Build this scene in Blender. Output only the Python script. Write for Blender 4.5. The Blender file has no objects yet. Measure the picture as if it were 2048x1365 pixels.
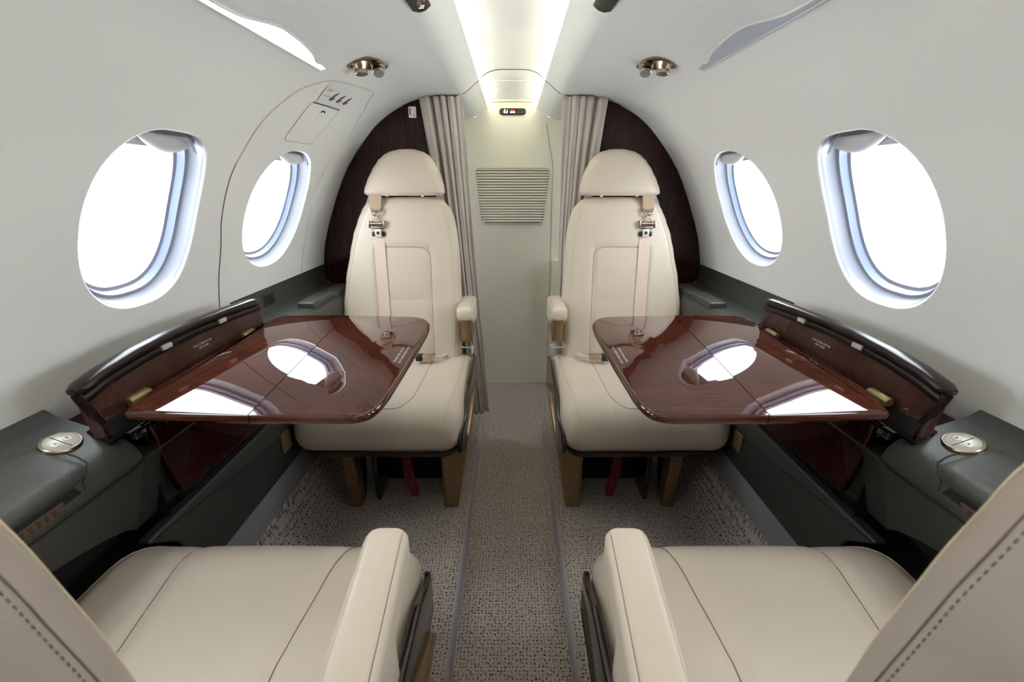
import bpy, bmesh, math, random
from mathutils import Vector, Matrix
from mathutils.bvhtree import BVHTree
from mathutils.geometry import delaunay_2d_cdt
random.seed(7)
PI = math.pi
scn = bpy.context.scene
COL = scn.collection

# ------------------------------------------------------------------ camera, sky, exposure
cd = bpy.data.cameras.new('camera')
cam = bpy.data.objects.new('camera', cd)
COL.objects.link(cam)
cam.location = (0, 0, 1.10)
cam.rotation_euler = (math.radians(70), 0, 0)
cd.sensor_width = 36
cd.lens = 850 * 36 / 2048
cd.clip_start = 0.01
cd.dof.use_dof = True
cd.dof.focus_distance = 1.35
cd.dof.aperture_fstop = 9
scn.camera = cam

w = bpy.data.worlds.new('overcast daylight')
scn.world = w
w.use_nodes = True
bg = w.node_tree.nodes['Background']
bg.inputs[0].default_value = (0.90, 0.95, 1.0, 1)
bg.inputs[1].default_value = 10.5

vs = scn.view_settings
vs.view_transform = 'Standard'
vs.look = 'None'
vs.exposure = 0.38
vs.gamma = 1
scn.cycles.max_bounces = 14
scn.cycles.diffuse_bounces = 8
scn.cycles.transparent_max_bounces = 12
LED = 15.0          # cove lighting strength
READ = 5.0         # reading light strength

# ------------------------------------------------------------------ materials
def lin(r, g, b):
    f = lambda c: ((c / 255) / 12.92 if c / 255 <= 0.04045 else ((c / 255 + 0.055) / 1.055) ** 2.4)
    return (f(r), f(g), f(b), 1)

class NT:
    def __init__(s, name):
        s.m = bpy.data.materials.new(name)
        s.m.use_nodes = True
        s.t = s.m.node_tree
        s.b = s.t.nodes['Principled BSDF']
    def n(s, typ, **kw):
        x = s.t.nodes.new(typ)
        for k, v in kw.items():
            setattr(x, k, v)
        return x
    def l(s, a, b):
        s.t.links.new(a, b)
    def bump(s, height, strength, dist=0.001):
        b = s.n('ShaderNodeBump')
        b.inputs['Strength'].default_value = strength
        b.inputs['Distance'].default_value = dist
        s.l(height, b.inputs['Height'])
        s.l(b.outputs[0], s.b.inputs['Normal'])
    def coords(s, scale=(1, 1, 1)):
        tc = s.n('ShaderNodeTexCoord')
        mp = s.n('ShaderNodeMapping')
        mp.inputs['Scale'].default_value = scale
        s.l(tc.outputs['Object'], mp.inputs[0])
        return mp.outputs[0]

def mat(name, rgb, rough=0.5, metal=0.0, coat=0.0, spec=0.5, bump=None, emit=None, aniso=0, var=None):
    k = NT(name)
    k.b.inputs['Base Color'].default_value = lin(*rgb)
    k.b.inputs['Roughness'].default_value = rough
    k.b.inputs['Metallic'].default_value = metal
    k.b.inputs['Coat Weight'].default_value = coat
    k.b.inputs['Coat Roughness'].default_value = 0.03
    k.b.inputs['Specular IOR Level'].default_value = spec
    if bump:
        typ, sc, st, di = bump
        co = k.coords()
        if typ == 'noise':
            t = k.n('ShaderNodeTexNoise'); t.inputs['Scale'].default_value = sc; t.inputs['Detail'].default_value = 2
            k.l(co, t.inputs['Vector']); k.bump(t.outputs['Fac'], st, di)
        else:
            t = k.n('ShaderNodeTexVoronoi'); t.inputs['Scale'].default_value = sc
            k.l(co, t.inputs['Vector']); k.bump(t.outputs['Distance'], st, di)
    if var:
        sc, rgb2 = var
        t = k.n('ShaderNodeTexNoise'); t.inputs['Scale'].default_value = sc; t.inputs['Detail'].default_value = 4
        k.l(k.coords(), t.inputs['Vector'])
        mx = k.n('ShaderNodeMix', data_type='RGBA')
        mx.inputs[6].default_value = lin(*rgb); mx.inputs[7].default_value = lin(*rgb2)
        k.l(t.outputs['Fac'], mx.inputs[0]); k.l(mx.outputs[2], k.b.inputs['Base Color'])
    if emit:
        k.b.inputs['Emission Color'].default_value = (*emit[0], 1)
        k.b.inputs['Emission Strength'].default_value = emit[1]
    return k.m

M = {}
M['wall'] = mat('cream cabin lining', (233, 234, 232), 0.55, bump=('noise', 900, 0.12, 0.0006))
M['ceil'] = mat('white ceiling panel', (234, 234, 229), 0.5)
M['door'] = mat('cream emergency door lining', (233, 234, 232), 0.5, bump=('noise', 900, 0.12, 0.0006))
M['lav'] = mat('sage cream lavatory panel', (230, 226, 207), 0.55, bump=('noise', 500, 0.25, 0.0008))
M['seamw'] = mat('grey panel gap', (128, 126, 116), 0.8)
M['seaml'] = mat('pale panel gap', (188, 186, 174), 0.7)
M['seamd'] = mat('dark panel gap', (60, 58, 50), 0.8)
M['reveal'] = mat('translucent white window reveal', (138, 142, 154), 0.25, coat=0.2)
M['track'] = mat('bluish window seal', (112, 124, 152), 0.3)
M['shade'] = mat('pale window shade', (206, 208, 210), 0.45)
M['slot'] = mat('dark grey shade slot', (70, 68, 70), 0.7)
M['leather'] = mat('beige leather', (200, 186, 168), 0.42, spec=0.45, bump=('vor', 520, 0.16, 0.0006), var=(3, (195, 182, 166)))
M['leatherdk'] = mat('darker beige leather seat back', (156, 143, 132), 0.5, bump=('vor', 520, 0.16, 0.0006))  # darker copy of the beige leather, used on the near backs
M['seam'] = mat('brown seam thread', (122, 105, 84), 0.7)
M['stitchd'] = mat('dark brown stitching', (120, 104, 90), 0.7)
M['piping'] = mat('beige stitched piping', (196, 180, 152), 0.6)
M['gleather'] = mat('dark grey leather trim', (57, 58, 52), 0.42, spec=0.5, bump=('vor', 420, 0.28, 0.0008))
M['gplastic'] = mat('dark grey side panel', (46, 47, 43), 0.5, bump=('vor', 420, 0.15, 0.0008))
M['gstitch'] = mat('grey stitch line', (104, 106, 98), 0.6)
M['kick'] = mat('grey woven kick strip', (118, 116, 116), 0.8, bump=('noise', 700, 0.5, 0.001))
M['bronze'] = mat('bronze painted metal', (140, 114, 82), 0.33, metal=0.55)
M['speaker'] = mat('dark bronze speaker mesh', (88, 70, 56), 0.5, metal=0.3)
M['chrome'] = mat('champagne chrome', (196, 178, 160), 0.2, metal=1.0)
M['tongue'] = mat('pale polished steel', (214, 210, 202), 0.3, metal=0.15)
M['silver'] = mat('brushed silver plate', (190, 186, 172), 0.38, metal=0.5)
M['brass'] = mat('pale brass hinge', (150, 134, 92), 0.35, metal=0.6)
M['trim'] = mat('black brown seat trim', (34, 26, 22), 0.22, coat=0.3)
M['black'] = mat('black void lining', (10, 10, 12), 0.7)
M['blackg'] = mat('gloss black housing', (16, 17, 22), 0.15, coat=0.6)
M['blackp'] = mat('black plastic sign', (30, 30, 30), 0.35)
M['belt'] = mat('pale pink beige webbing', (206, 186, 170), 0.55, bump=('noise', 800, 0.3, 0.0006))
M['beltd'] = mat('tan webbing', (170, 146, 120), 0.6, bump=('noise', 800, 0.3, 0.0006))
M['red'] = mat('dark red ribbon', (96, 8, 18), 0.5)
M['redp'] = mat('red print', (190, 52, 44), 0.6)
M['greyp'] = mat('slate print', (70, 84, 98), 0.6)
M['white'] = mat('white plastic', (232, 232, 232), 0.35)
M['latch'] = mat('light grey latch', (176, 170, 162), 0.4)
M['text'] = mat('white print', (190, 190, 196), 0.6)
M['lens'] = mat('frosted grey blue lens', (170, 180, 196), 0.35, coat=0.3)
M['lensg'] = mat('grey glass lamp lens', (122, 127, 128), 0.3, coat=0.2)
M['icon'] = mat('lit white pictogram', (250, 246, 226), 0.5, emit=((1, .96, .82), 1.1))
M['iconr'] = mat('lit red pictogram', (220, 50, 36), 0.5, emit=((1, .12, .06), 0.7))
M['led'] = mat('warm white cove light', (255, 255, 240), 0.5, emit=((1, .985, .87), LED))
M['read'] = mat('lit reading light lens', (255, 255, 240), 0.5, emit=((1, 1.0, .84), READ))

def wood(name, dark, light, axis, rough=0.28, coat=1.0):
    k = NT(name)
    sc = {'x': (3.0, 240, 240), 'y': (240, 3.0, 240), 'z': (240, 240, 3.0)}[axis]
    co = k.coords(sc)
    t = k.n('ShaderNodeTexNoise'); t.inputs['Scale'].default_value = 1.6; t.inputs['Detail'].default_value = 5; t.inputs['Roughness'].default_value = 0.65
    k.l(co, t.inputs['Vector'])
    sc2 = {'x': (1.2, 14, 14), 'y': (14, 1.2, 14), 'z': (14, 14, 1.2)}[axis]
    t2 = k.n('ShaderNodeTexNoise'); t2.inputs['Scale'].default_value = 1.3; t2.inputs['Detail'].default_value = 3
    k.l(k.coords(sc2), t2.inputs['Vector'])
    ad = k.n('ShaderNodeMath', operation='MULTIPLY_ADD'); ad.inputs[1].default_value = 0.35
    k.l(t2.outputs['Fac'], ad.inputs[0]); k.l(t.outputs['Fac'], ad.inputs[2])
    r = k.n('ShaderNodeValToRGB')
    r.color_ramp.elements[0].position = 0.5; r.color_ramp.elements[0].color = lin(*dark)
    r.color_ramp.elements[1].position = 0.84; r.color_ramp.elements[1].color = lin(*light)
    k.l(ad.outputs[0], r.inputs[0]); k.l(r.outputs[0], k.b.inputs['Base Color'])
    k.b.inputs['Roughness'].default_value = rough
    k.b.inputs['Coat Weight'].default_value = coat
    k.b.inputs['Coat Roughness'].default_value = 0.012
    k.b.inputs['Coat IOR'].default_value = 1.6
    k.b.inputs['Specular IOR Level'].default_value = 0.0
    return k.m
M['woodx'] = wood('glossy mahogany table', (38, 17, 12), (84, 43, 31), 'x')
M['woodl'] = wood('glossy dark walnut lid', (44, 26, 22), (70, 44, 37), 'z', coat=0.6)
M['wooddk'] = wood('dark wenge panel', (26, 11, 9), (50, 22, 18), 'z', coat=0.5)
M['wooded'] = mat('glossy red brown wood edge', (58, 22, 14), 0.25, coat=1.0)
M['woodlip'] = mat('glossy black brown wood rim', (20, 9, 8), 0.28, coat=0.05, spec=0.3)

def carpet():
    k = NT('greige woven carpet')
    tc = k.n('ShaderNodeTexCoord')
    nz = k.n('ShaderNodeTexNoise'); nz.inputs['Scale'].default_value = 60; nz.inputs['Detail'].default_value = 2
    k.l(tc.outputs['Object'], nz.inputs['Vector'])
    sub = k.n('ShaderNodeVectorMath', operation='MULTIPLY_ADD')
    sub.inputs[1].default_value = (0.003, 0.003, 0.003)
    k.l(nz.outputs['Color'], sub.inputs[0]); k.l(tc.outputs['Object'], sub.inputs[2])
    def brick(rot):
        mp = k.n('ShaderNodeMapping'); mp.inputs['Rotation'].default_value = (0, 0, rot)
        k.l(sub.outputs[0], mp.inputs[0])
        b = k.n('ShaderNodeTexBrick')
        b.inputs['Scale'].default_value = 1
        b.inputs['Brick Width'].default_value = 0.0098
        b.inputs['Row Height'].default_value = 0.0070
        b.inputs['Mortar Size'].default_value = 0.0013
        b.inputs['Mortar Smooth'].default_value = 0.6
        b.offset = 0.35; b.offset_frequency = 3
        k.l(mp.outputs[0], b.inputs['Vector'])
        return b
    b1 = brick(0)
    vo = k.n('ShaderNodeTexVoronoi', voronoi_dimensions='2D')
    vo.inputs['Scale'].default_value = 1 / 0.0092; vo.inputs['Randomness'].default_value = 0.48
    k.l(sub.outputs[0], vo.inputs['Vector'])
    sp_ = k.n('ShaderNodeMapRange'); sp_.inputs[1].default_value = 0.17; sp_.inputs[2].default_value = 0.36
    sp_.inputs[3].default_value = 1; sp_.inputs[4].default_value = 0
    k.l(vo.outputs['Distance'], sp_.inputs[0])
    n2 = k.n('ShaderNodeTexNoise'); n2.inputs['Scale'].default_value = 150; n2.inputs['Detail'].default_value = 2
    k.l(tc.outputs['Object'], n2.inputs['Vector'])
    gt = k.n('ShaderNodeMapRange'); gt.inputs[1].default_value = 0.30; gt.inputs[2].default_value = 0.60
    k.l(n2.outputs['Fac'], gt.inputs[0])
    m0 = k.n('ShaderNodeMath', operation='MULTIPLY'); k.l(sp_.outputs[0], m0.inputs[0]); k.l(gt.outputs[0], m0.inputs[1])
    mb = k.n('ShaderNodeMath', operation='MULTIPLY'); mb.inputs[1].default_value = 0.22; k.l(b1.outputs['Fac'], mb.inputs[0])
    mu = k.n('ShaderNodeMath', operation='MAXIMUM'); k.l(m0.outputs[0], mu.inputs[0]); k.l(mb.outputs[0], mu.inputs[1])
    n3 = k.n('ShaderNodeTexNoise'); n3.inputs['Scale'].default_value = 900; n3.inputs['Detail'].default_value = 3
    k.l(tc.outputs['Object'], n3.inputs['Vector'])
    mr = k.n('ShaderNodeMapRange'); mr.inputs[1].default_value = 0.3; mr.inputs[2].default_value = 0.7
    k.l(n3.outputs['Fac'], mr.inputs[0])
    m1 = k.n('ShaderNodeMix', data_type='RGBA')
    m1.inputs[6].default_value = lin(150, 138, 128); m1.inputs[7].default_value = lin(206, 194, 184)
    k.l(mr.outputs[0], m1.inputs[0])
    m2 = k.n('ShaderNodeMix', data_type='RGBA')
    m2.inputs[7].default_value = lin(38, 33, 30)
    k.l(mu.outputs[0], m2.inputs[0]); k.l(m1.outputs[2], m2.inputs[6])
    k.l(m2.outputs[2], k.b.inputs['Base Color'])
    inv = k.n('ShaderNodeMath', operation='SUBTRACT'); inv.inputs[0].default_value = 1
    k.l(mu.outputs[0], inv.inputs[1])
    ad = k.n('ShaderNodeMath', operation='MULTIPLY_ADD'); ad.inputs[1].default_value = 0.5
    k.l(n3.outputs['Fac'], ad.inputs[0]); k.l(inv.outputs[0], ad.inputs[2])
    k.bump(ad.outputs[0], 0.8, 0.0025)
    k.b.inputs['Roughness'].default_value = 0.95
    k.b.inputs['Specular IOR Level'].default_value = 0.1
    return k.m
M['carpet'] = carpet()
M['riser'] = mat('grey bound carpet edge', (176, 170, 174), 0.9, bump=('noise', 600, 0.6, 0.001))

def cloth():
    k = NT('taupe woven curtain')
    co = k.coords()
    sx = k.n('ShaderNodeSeparateXYZ'); k.l(co, sx.inputs[0])
    def stripe(out, per):
        m = k.n('ShaderNodeMath', operation='MULTIPLY'); m.inputs[1].default_value = 2 * PI / per
        k.l(out, m.inputs[0])
        s = k.n('ShaderNodeMath', operation='SINE'); k.l(m.outputs[0], s.inputs[0])
        return s.outputs[0]
    a = stripe(sx.outputs['Z'], 0.0042)
    uv = k.n('ShaderNodeUVMap')
    su = k.n('ShaderNodeSeparateXYZ'); k.l(uv.outputs[0], su.inputs[0])
    b = stripe(su.outputs['X'], 0.0042)
    ad = k.n('ShaderNodeMath', operation='ADD'); k.l(a, ad.inputs[0]); k.l(b, ad.inputs[1])
    mr = k.n('ShaderNodeMapRange'); mr.inputs[1].default_value = -1.6; mr.inputs[2].default_value = 1.2
    k.l(ad.outputs[0], mr.inputs[0])
    mx = k.n('ShaderNodeMix', data_type='RGBA')
    mx.inputs[6].default_value = lin(152, 142, 133); mx.inputs[7].default_value = lin(206, 197, 189)
    k.l(mr.outputs[0], mx.inputs[0]); k.l(mx.outputs[2], k.b.inputs['Base Color'])
    k.b.inputs['Roughness'].default_value = 0.8
    return k.m
M['cloth'] = cloth()

def glass():
    k = NT('clear acrylic pane')
    tr = k.n('ShaderNodeBsdfTransparent'); tr.inputs[0].default_value = (0.98, 0.99, 1, 1)
    gl = k.n('ShaderNodeBsdfGlossy'); gl.inputs['Roughness'].default_value = 0.02
    mx = k.n('ShaderNodeMixShader')
    mx.inputs[0].default_value = 0.03
    k.l(tr.outputs[0], mx.inputs[1]); k.l(gl.outputs[0], mx.inputs[2])
    k.l(mx.outputs[0], k.t.nodes['Material Output'].inputs[0])
    return k.m
M['glass'] = glass()

# ------------------------------------------------------------------ mesh helpers
class Geo:
    """collects shapes; each shape has one material; build() links ONE object"""
    def __init__(s):
        s.v = []; s.f = []; s.mi = []; s.mats = []; s.uv = {}
    def add(s, vf, m):
        v, f = vf
        o = len(s.v)
        if m not in s.mats: s.mats.append(m)
        k = s.mats.index(m)
        s.v += [tuple(p) for p in v]
        s.f += [tuple(i + o for i in q) for q in f]
        s.mi += [k] * len(f)
        return s
    def build(s, name, parent=None, smooth=True, sharp=40, recalc=True, weld=True):
        me = bpy.data.meshes.new(name)
        me.from_pydata(s.v, [], s.f)
        for m in s.mats: me.materials.append(M[m])
        for p, k in zip(me.polygons, s.mi): p.material_index = k
        bm = bmesh.new(); bm.from_mesh(me)
        if weld: bmesh.ops.remove_doubles(bm, verts=bm.verts, dist=1e-6)
        if recalc: bmesh.ops.recalc_face_normals(bm, faces=bm.faces)
        bm.to_mesh(me); bm.free()
        for p in me.polygons: p.use_smooth = smooth and len(p.vertices) < 6
        if smooth and sharp < 180:
            me.set_sharp_from_angle(angle=math.radians(sharp))
        ob = bpy.data.objects.new(name, me)
        COL.objects.link(ob)
        if parent:
            ob.parent = parent
            ob.matrix_parent_inverse = parent.matrix_world.inverted()
        return ob

def G(vf, m): return Geo().add(vf, m)

def tag(o, label, cat, group=None):
    o['label'] = label; o['category'] = cat
    if group: o['group'] = group
    return o
def struct(o):
    o['kind'] = 'structure'; return o
def thing(name, label, cat, loc, group=None):
    e = bpy.data.objects.new(name, None)
    e.empty_display_size = 0.05
    COL.objects.link(e); e.location = loc
    bpy.context.view_layer.update()
    return tag(e, label, cat, group)

def loft(rings, closed=True, cap0=True, cap1=True):
    n = len(rings[0]); v = []; f = []
    for r in rings: v += list(r)
    for i in range(len(rings) - 1):
        for j in range(n if closed else n - 1):
            a = i * n + j; b = i * n + (j + 1) % n
            f.append((a, b, b + n, a + n))
    if closed and cap0: f.append(tuple(range(n)))
    if closed and cap1: f.append(tuple((len(rings) - 1) * n + j for j in range(n)))
    return v, f

def tube(pts, r, n=8, closed=False):
    pts = [Vector(p) for p in pts]; N = len(pts); rings = []
    prev = None
    for i, p in enumerate(pts):
        if closed: t = pts[(i + 1) % N] - pts[i - 1]
        else: t = pts[min(i + 1, N - 1)] - pts[max(i - 1, 0)]
        if t.length < 1e-9: t = Vector((0, 0, 1))
        t.normalize()
        if prev is None:
            a = Vector((0, 0, 1)) if abs(t.z) < 0.9 else Vector((1, 0, 0))
            u = t.cross(a).normalized()
        else:
            u = (prev - t * prev.dot(t)).normalized()
        prev = u; w_ = t.cross(u)
        rr = r[i] if isinstance(r, (list, tuple)) else r
        rings.append([p + (u * math.cos(2 * PI * k / n) + w_ * math.sin(2 * PI * k / n)) * rr for k in range(n)])
    if closed: rings.append(rings[0]); return loft(rings, True, False, False)
    return loft(rings)

def box(c, s, r=0.0, seg=3):
    """rounded box as verts, faces"""
    bm = bmesh.new()
    bmesh.ops.create_cube(bm, size=1)
    for v in bm.verts: v.co = Vector((c[0] + v.co.x * s[0], c[1] + v.co.y * s[1], c[2] + v.co.z * s[2]))
    if r > 0:
        bmesh.ops.bevel(bm, geom=list(bm.edges), offset=min(r, min(s) * 0.49), segments=seg, profile=0.5, affect='EDGES')
    bm.verts.index_update()
    out = ([tuple(v.co) for v in bm.verts], [tuple(x.index for x in f.verts) for f in bm.faces])
    bm.free(); return out

def xf(vf, fn):
    return [fn(*p) for p in vf[0]], vf[1]

def offset_poly(poly, d, amt=None):
    """inset a ccw/cw 2d polygon by d*amt[i]"""
    n = len(poly)
    ar = sum(poly[i][0] * poly[(i + 1) % n][1] - poly[(i + 1) % n][0] * poly[i][1] for i in range(n))
    sg = 1 if ar > 0 else -1
    out = []
    for i in range(n):
        p0 = Vector(poly[i - 1]); p = Vector(poly[i]); p1 = Vector(poly[(i + 1) % n])
        a = (p - p0); b = (p1 - p)
        if a.length < 1e-9 or b.length < 1e-9: out.append(tuple(p)); continue
        a.normalize(); b.normalize()
        na = Vector((-a.y, a.x)); nb = Vector((-b.y, b.x))
        m = (na + nb)
        if m.length < 1e-6: m = na
        m.normalize()
        k = max(0.35, m.dot(na))
        q = p + m * (sg * d / k * (amt[i] if amt else 1))
        out.append((q.x, q.y))
    return out

def plate(poly, a0, a1, r, fn, amt=None, seg=5):
    """extrude a 2d polygon (p,q) between heights a0<a1 with rounded rims; fn(p,q,h)->xyz"""
    rings = []
    r = min(r, (a1 - a0) / 2)
    for k in range(seg + 1):
        th = PI / 2 * k / seg
        rings.append([fn(p, q, a0 + r * (1 - math.sin(th))) for p, q in offset_poly(poly, r * (1 - math.cos(th)), amt)])
    rings = rings[::-1]
    # rings: start inset at a0 -> full at a0+r
    rings = []
    for k in range(seg + 1):
        th = PI / 2 * k / seg
        rings.append([fn(p, q, a0 + r * (1 - math.cos(th))) for p, q in offset_poly(poly, r * (1 - math.sin(th)), amt)])
    for k in range(seg + 1):
        th = PI / 2 * k / seg
        rings.append([fn(p, q, a1 - r * (1 - math.sin(th))) for p, q in offset_poly(poly, r * (1 - math.cos(th)), amt)])
    return loft(rings)

def round_poly(pts, rad, seg=8):
    """round corners of a polygon; rad scalar or list"""
    n = len(pts); out = []
    for i in range(n):
        r = rad[i] if isinstance(rad, (list, tuple)) else rad
        p = Vector(pts[i]); a = Vector(pts[i - 1]) - p; b = Vector(pts[(i + 1) % n]) - p
        if r <= 0: out.append(tuple(p)); continue
        la, lb = a.length, b.length; a.normalize(); b.normalize()
        ang = math.acos(max(-1, min(1, a.dot(b))))
        d = min(r / math.tan(ang / 2), la * 0.48, lb * 0.48)
        rr = d * math.tan(ang / 2)
        c = p + (a + b).normalized() * (rr / math.sin(ang / 2))
        s = p + a * d - c; e = p + b * d - c
        for k in range(seg + 1):
            t = k / seg
            q = s.slerp(e, t) if s.length > 1e-9 else s
            q = q.normalized() * rr
            out.append(tuple(c + q))
    return out

def rr_ring(hx, hy, r, N):
    """rounded rectangle ring, uniform arc length, starts mid -y side (front), ccw"""
    r = min(r, hx * 0.999, hy * 0.999)
    segs = [('l', (0, -hy), (hx - r, -hy)), ('a', (hx - r, -hy + r), -PI / 2), ('l', (hx, -hy + r), (hx, hy - r)), ('a', (hx - r, hy - r), 0),
            ('l', (hx - r, hy), (-hx + r, hy)), ('a', (-hx + r, hy - r), PI / 2), ('l', (-hx, hy - r), (-hx, -hy + r)), ('a', (-hx + r, -hy + r), PI),
            ('l', (-hx + r, -hy), (0, -hy))]
    L = [(math.hypot(s[2][0] - s[1][0], s[2][1] - s[1][1]) if s[0] == 'l' else r * PI / 2) for s in segs]
    tot = sum(L); out = []
    for i in range(N):
        d = tot * i / N; k = 0
        while k < len(L) - 1 and d > L[k]: d -= L[k]; k += 1
        s = segs[k]; t = d / L[k] if L[k] > 0 else 0
        if s[0] == 'l': out.append((s[1][0] + (s[2][0] - s[1][0]) * t, s[1][1] + (s[2][1] - s[1][1]) * t))
        else: out.append((s[1][0] + r * math.cos(s[2] + t * PI / 2), s[1][1] + r * math.sin(s[2] + t * PI / 2)))
    return out

def interp(tab, t):
    if t <= tab[0][0]: return tab[0][1:]
    for a, b in zip(tab, tab[1:]):
        if t <= b[0]:
            k = (t - a[0]) / (b[0] - a[0]); k = k * k * (3 - 2 * k) * 0.4 + k * 0.6
            return tuple(x + (y - x) * k for x, y in zip(a[1:], b[1:]))
    return tab[-1][1:]

def seg_dist(p, a, b):
    ab = b - a; t = max(0, min(1, (p - a).dot(ab) / max(ab.length_squared, 1e-12)))
    return (p - (a + ab * t)).length

def project(vf, lines, d, off=0.0006):
    """drop poly-lines along direction d onto a mesh; returns runs of points"""
    bv = BVHTree.FromPolygons([Vector(p) for p in vf[0]], vf[1])
    d = Vector(d).normalized(); res = []
    for L in lines:
        run = []
        for i in range(len(L) - 1):
            a = Vector(L[i]); b = Vector(L[i + 1]); k = max(1, int((b - a).length / 0.008))
            for j in range(k + (1 if i == len(L) - 2 else 0)):
                p = a.lerp(b, j / k)
                h = bv.ray_cast(p - d * 0.5, d, 1.5)
                if h[0] is not None:
                    nn = h[1] if h[1].dot(d) < 0 else -h[1]
                    run.append(h[0] + nn * off)
        if len(run) > 1: res.append(run)
    return res

def text_geo(s, size, origin, right, up, m, g, align='CENTER', depth=0.0002):
    cu = bpy.data.curves.new('t', 'FONT'); cu.body = s; cu.size = size; cu.align_x = align; cu.align_y = 'CENTER'
    cu.resolution_u = 2; cu.extrude = 0
    ob = bpy.data.objects.new('t', cu); COL.objects.link(ob)
    dg = bpy.context.evaluated_depsgraph_get(); dg.update()
    me = ob.evaluated_get(dg).to_mesh()
    R = Vector(right).normalized(); U = Vector(up).normalized(); Nn = R.cross(U); O = Vector(origin)
    v = [O + R * p.co.x + U * p.co.y + Nn * depth for p in me.vertices]
    f = [tuple(p.vertices) for p in me.polygons]
    g.add((v, f), m)
    bpy.data.objects.remove(ob); bpy.data.curves.remove(cu)

def disc(c, R, U, rx, ry, n=32, h=0.0):
    R = Vector(R).normalized(); U = Vector(U).normalized(); N = R.cross(U); c = Vector(c)
    ring = [c + R * rx * math.cos(2 * PI * k / n) + U * ry * math.sin(2 * PI * k / n) for k in range(n)]
    if h == 0: return ring, [tuple(range(n))]
    return loft([ring, [p + N * h for p in ring]])

def lathe(prof, c, axis, n=28):
    """prof: list (radius, height along axis)"""
    ax = Vector(axis).normalized()
    a = Vector((0, 0, 1)) if abs(ax.z) < 0.9 else Vector((0, 1, 0))
    u = ax.cross(a).normalized(); w_ = ax.cross(u); c = Vector(c)
    return loft([[c + ax * h + (u * math.cos(2 * PI * k / n) + w_ * math.sin(2 * PI * k / n)) * r for k in range(n)] for r, h in prof])

# ------------------------------------------------------------------ cabin shell
PROF = [(.118, 1.458), (.135, 1.446), (.155, 1.430), (.179, 1.4145), (.22, 1.409), (.27, 1.407), (.334, 1.399), (.39, 1.381), (.44, 1.3575), (.49, 1.324),
        (.528, 1.289), (.59, 1.219), (.639, 1.151), (.68, 1.074), (.71, 1.008), (.737, .943), (.756, .888), (.768, .838), (.777, .785), (.781, .734), (.782, .68)]
# smooth resample by arc length
def resample(P, step):
    C = []
    Q = [P[0]] + list(P) + [P[-1]]
    for i in range(1, len(Q) - 2):
        for k in range(12):
            t = k / 12
            a, b, c_, d = Q[i - 1], Q[i], Q[i + 1], Q[i + 2]
            C.append(tuple(0.5 * ((2 * b[j]) + (-a[j] + c_[j]) * t + (2 * a[j] - 5 * b[j] + 4 * c_[j] - d[j]) * t * t + (-a[j] + 3 * b[j] - 3 * c_[j] + d[j]) * t ** 3) for j in (0, 1)))
    C.append(P[-1])
    L = [0]
    for a, b in zip(C, C[1:]): L.append(L[-1] + math.hypot(b[0] - a[0], b[1] - a[1]))
    return C, L
PC, PL = resample(PROF, 0.01)
SMAX = PL[-1]
def prof(s):
    """arc length -> (u, z, nu, nz) with the outward normal"""
    s = max(0, min(SMAX - 1e-6, s))
    lo, hi = 0, len(PL) - 1
    while hi - lo > 1:
        m = (lo + hi) // 2
        if PL[m] <= s: lo = m
        else: hi = m
    t = (s - PL[lo]) / (PL[hi] - PL[lo])
    u = PC[lo][0] + (PC[hi][0] - PC[lo][0]) * t; z = PC[lo][1] + (PC[hi][1] - PC[lo][1]) * t
    a = max(0, lo - 3); b = min(len(PC) - 1, hi + 3)
    tu, tz = PC[b][0] - PC[a][0], PC[b][1] - PC[a][1]
    l = math.hypot(tu, tz)
    return u, z, -tz / l, tu / l
def s_of_z(z):
    lo, hi = 0.0, SMAX
    for _ in range(40):
        m = (lo + hi) / 2
        if prof(m)[1] > z: lo = m
        else: hi = m
    return (lo + hi) / 2
def s_of_u(u):
    lo, hi = 0.0, SMAX
    for _ in range(40):
        m = (lo + hi) / 2
        if prof(m)[0] < u: lo = m
        else: hi = m
    return (lo + hi) / 2
def wallp(side, s, y, off=0.0):
    """point on the lining, off>0 = outward"""
    u, z, nu, nz = prof(s)
    return Vector((side * (u + nu * off), y, z + nz * off))
def wallframe(side, s, y):
    u, z, nu, nz = prof(s)
    n = Vector((-side * nu, 0, -nz))      # into the cabin
    return wallp(side, s, y), n

Y0, Y1, YB = -1.6, 2.30, 1.75
WIN = [(2.03, .12, 2.3), (.37, .145, 2.5), (.842, .137, (3.8, 2.7, 2.15, 2.25)), (1.322, .163, (2.5, 2.2, 2.1, 2.2))]  # first entry: unseen lavatory window, added to light the aft wall
WZ, WH = 1.033, .163
def win_loop(wy, hy, n, inset, N=72):
    """list of (s, y); inset in metres"""
    out = []
    for k in range(N):
        t = 2 * PI * k / N
        c, s_ = math.cos(t), math.sin(t)
        nn = n if isinstance(n, (int, float)) else (n[0] if s_ > 0 else n[1]) if c > 0 else (n[2] if s_ > 0 else n[3])
        a = hy - inset; b = WH - inset
        y = wy + a * math.copysign(abs(c) ** (2 / nn), c)
        z = WZ + b * math.copysign(abs(s_) ** (2 / nn), s_)
        out.append((s_of_z(z), y))
    return out

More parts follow.
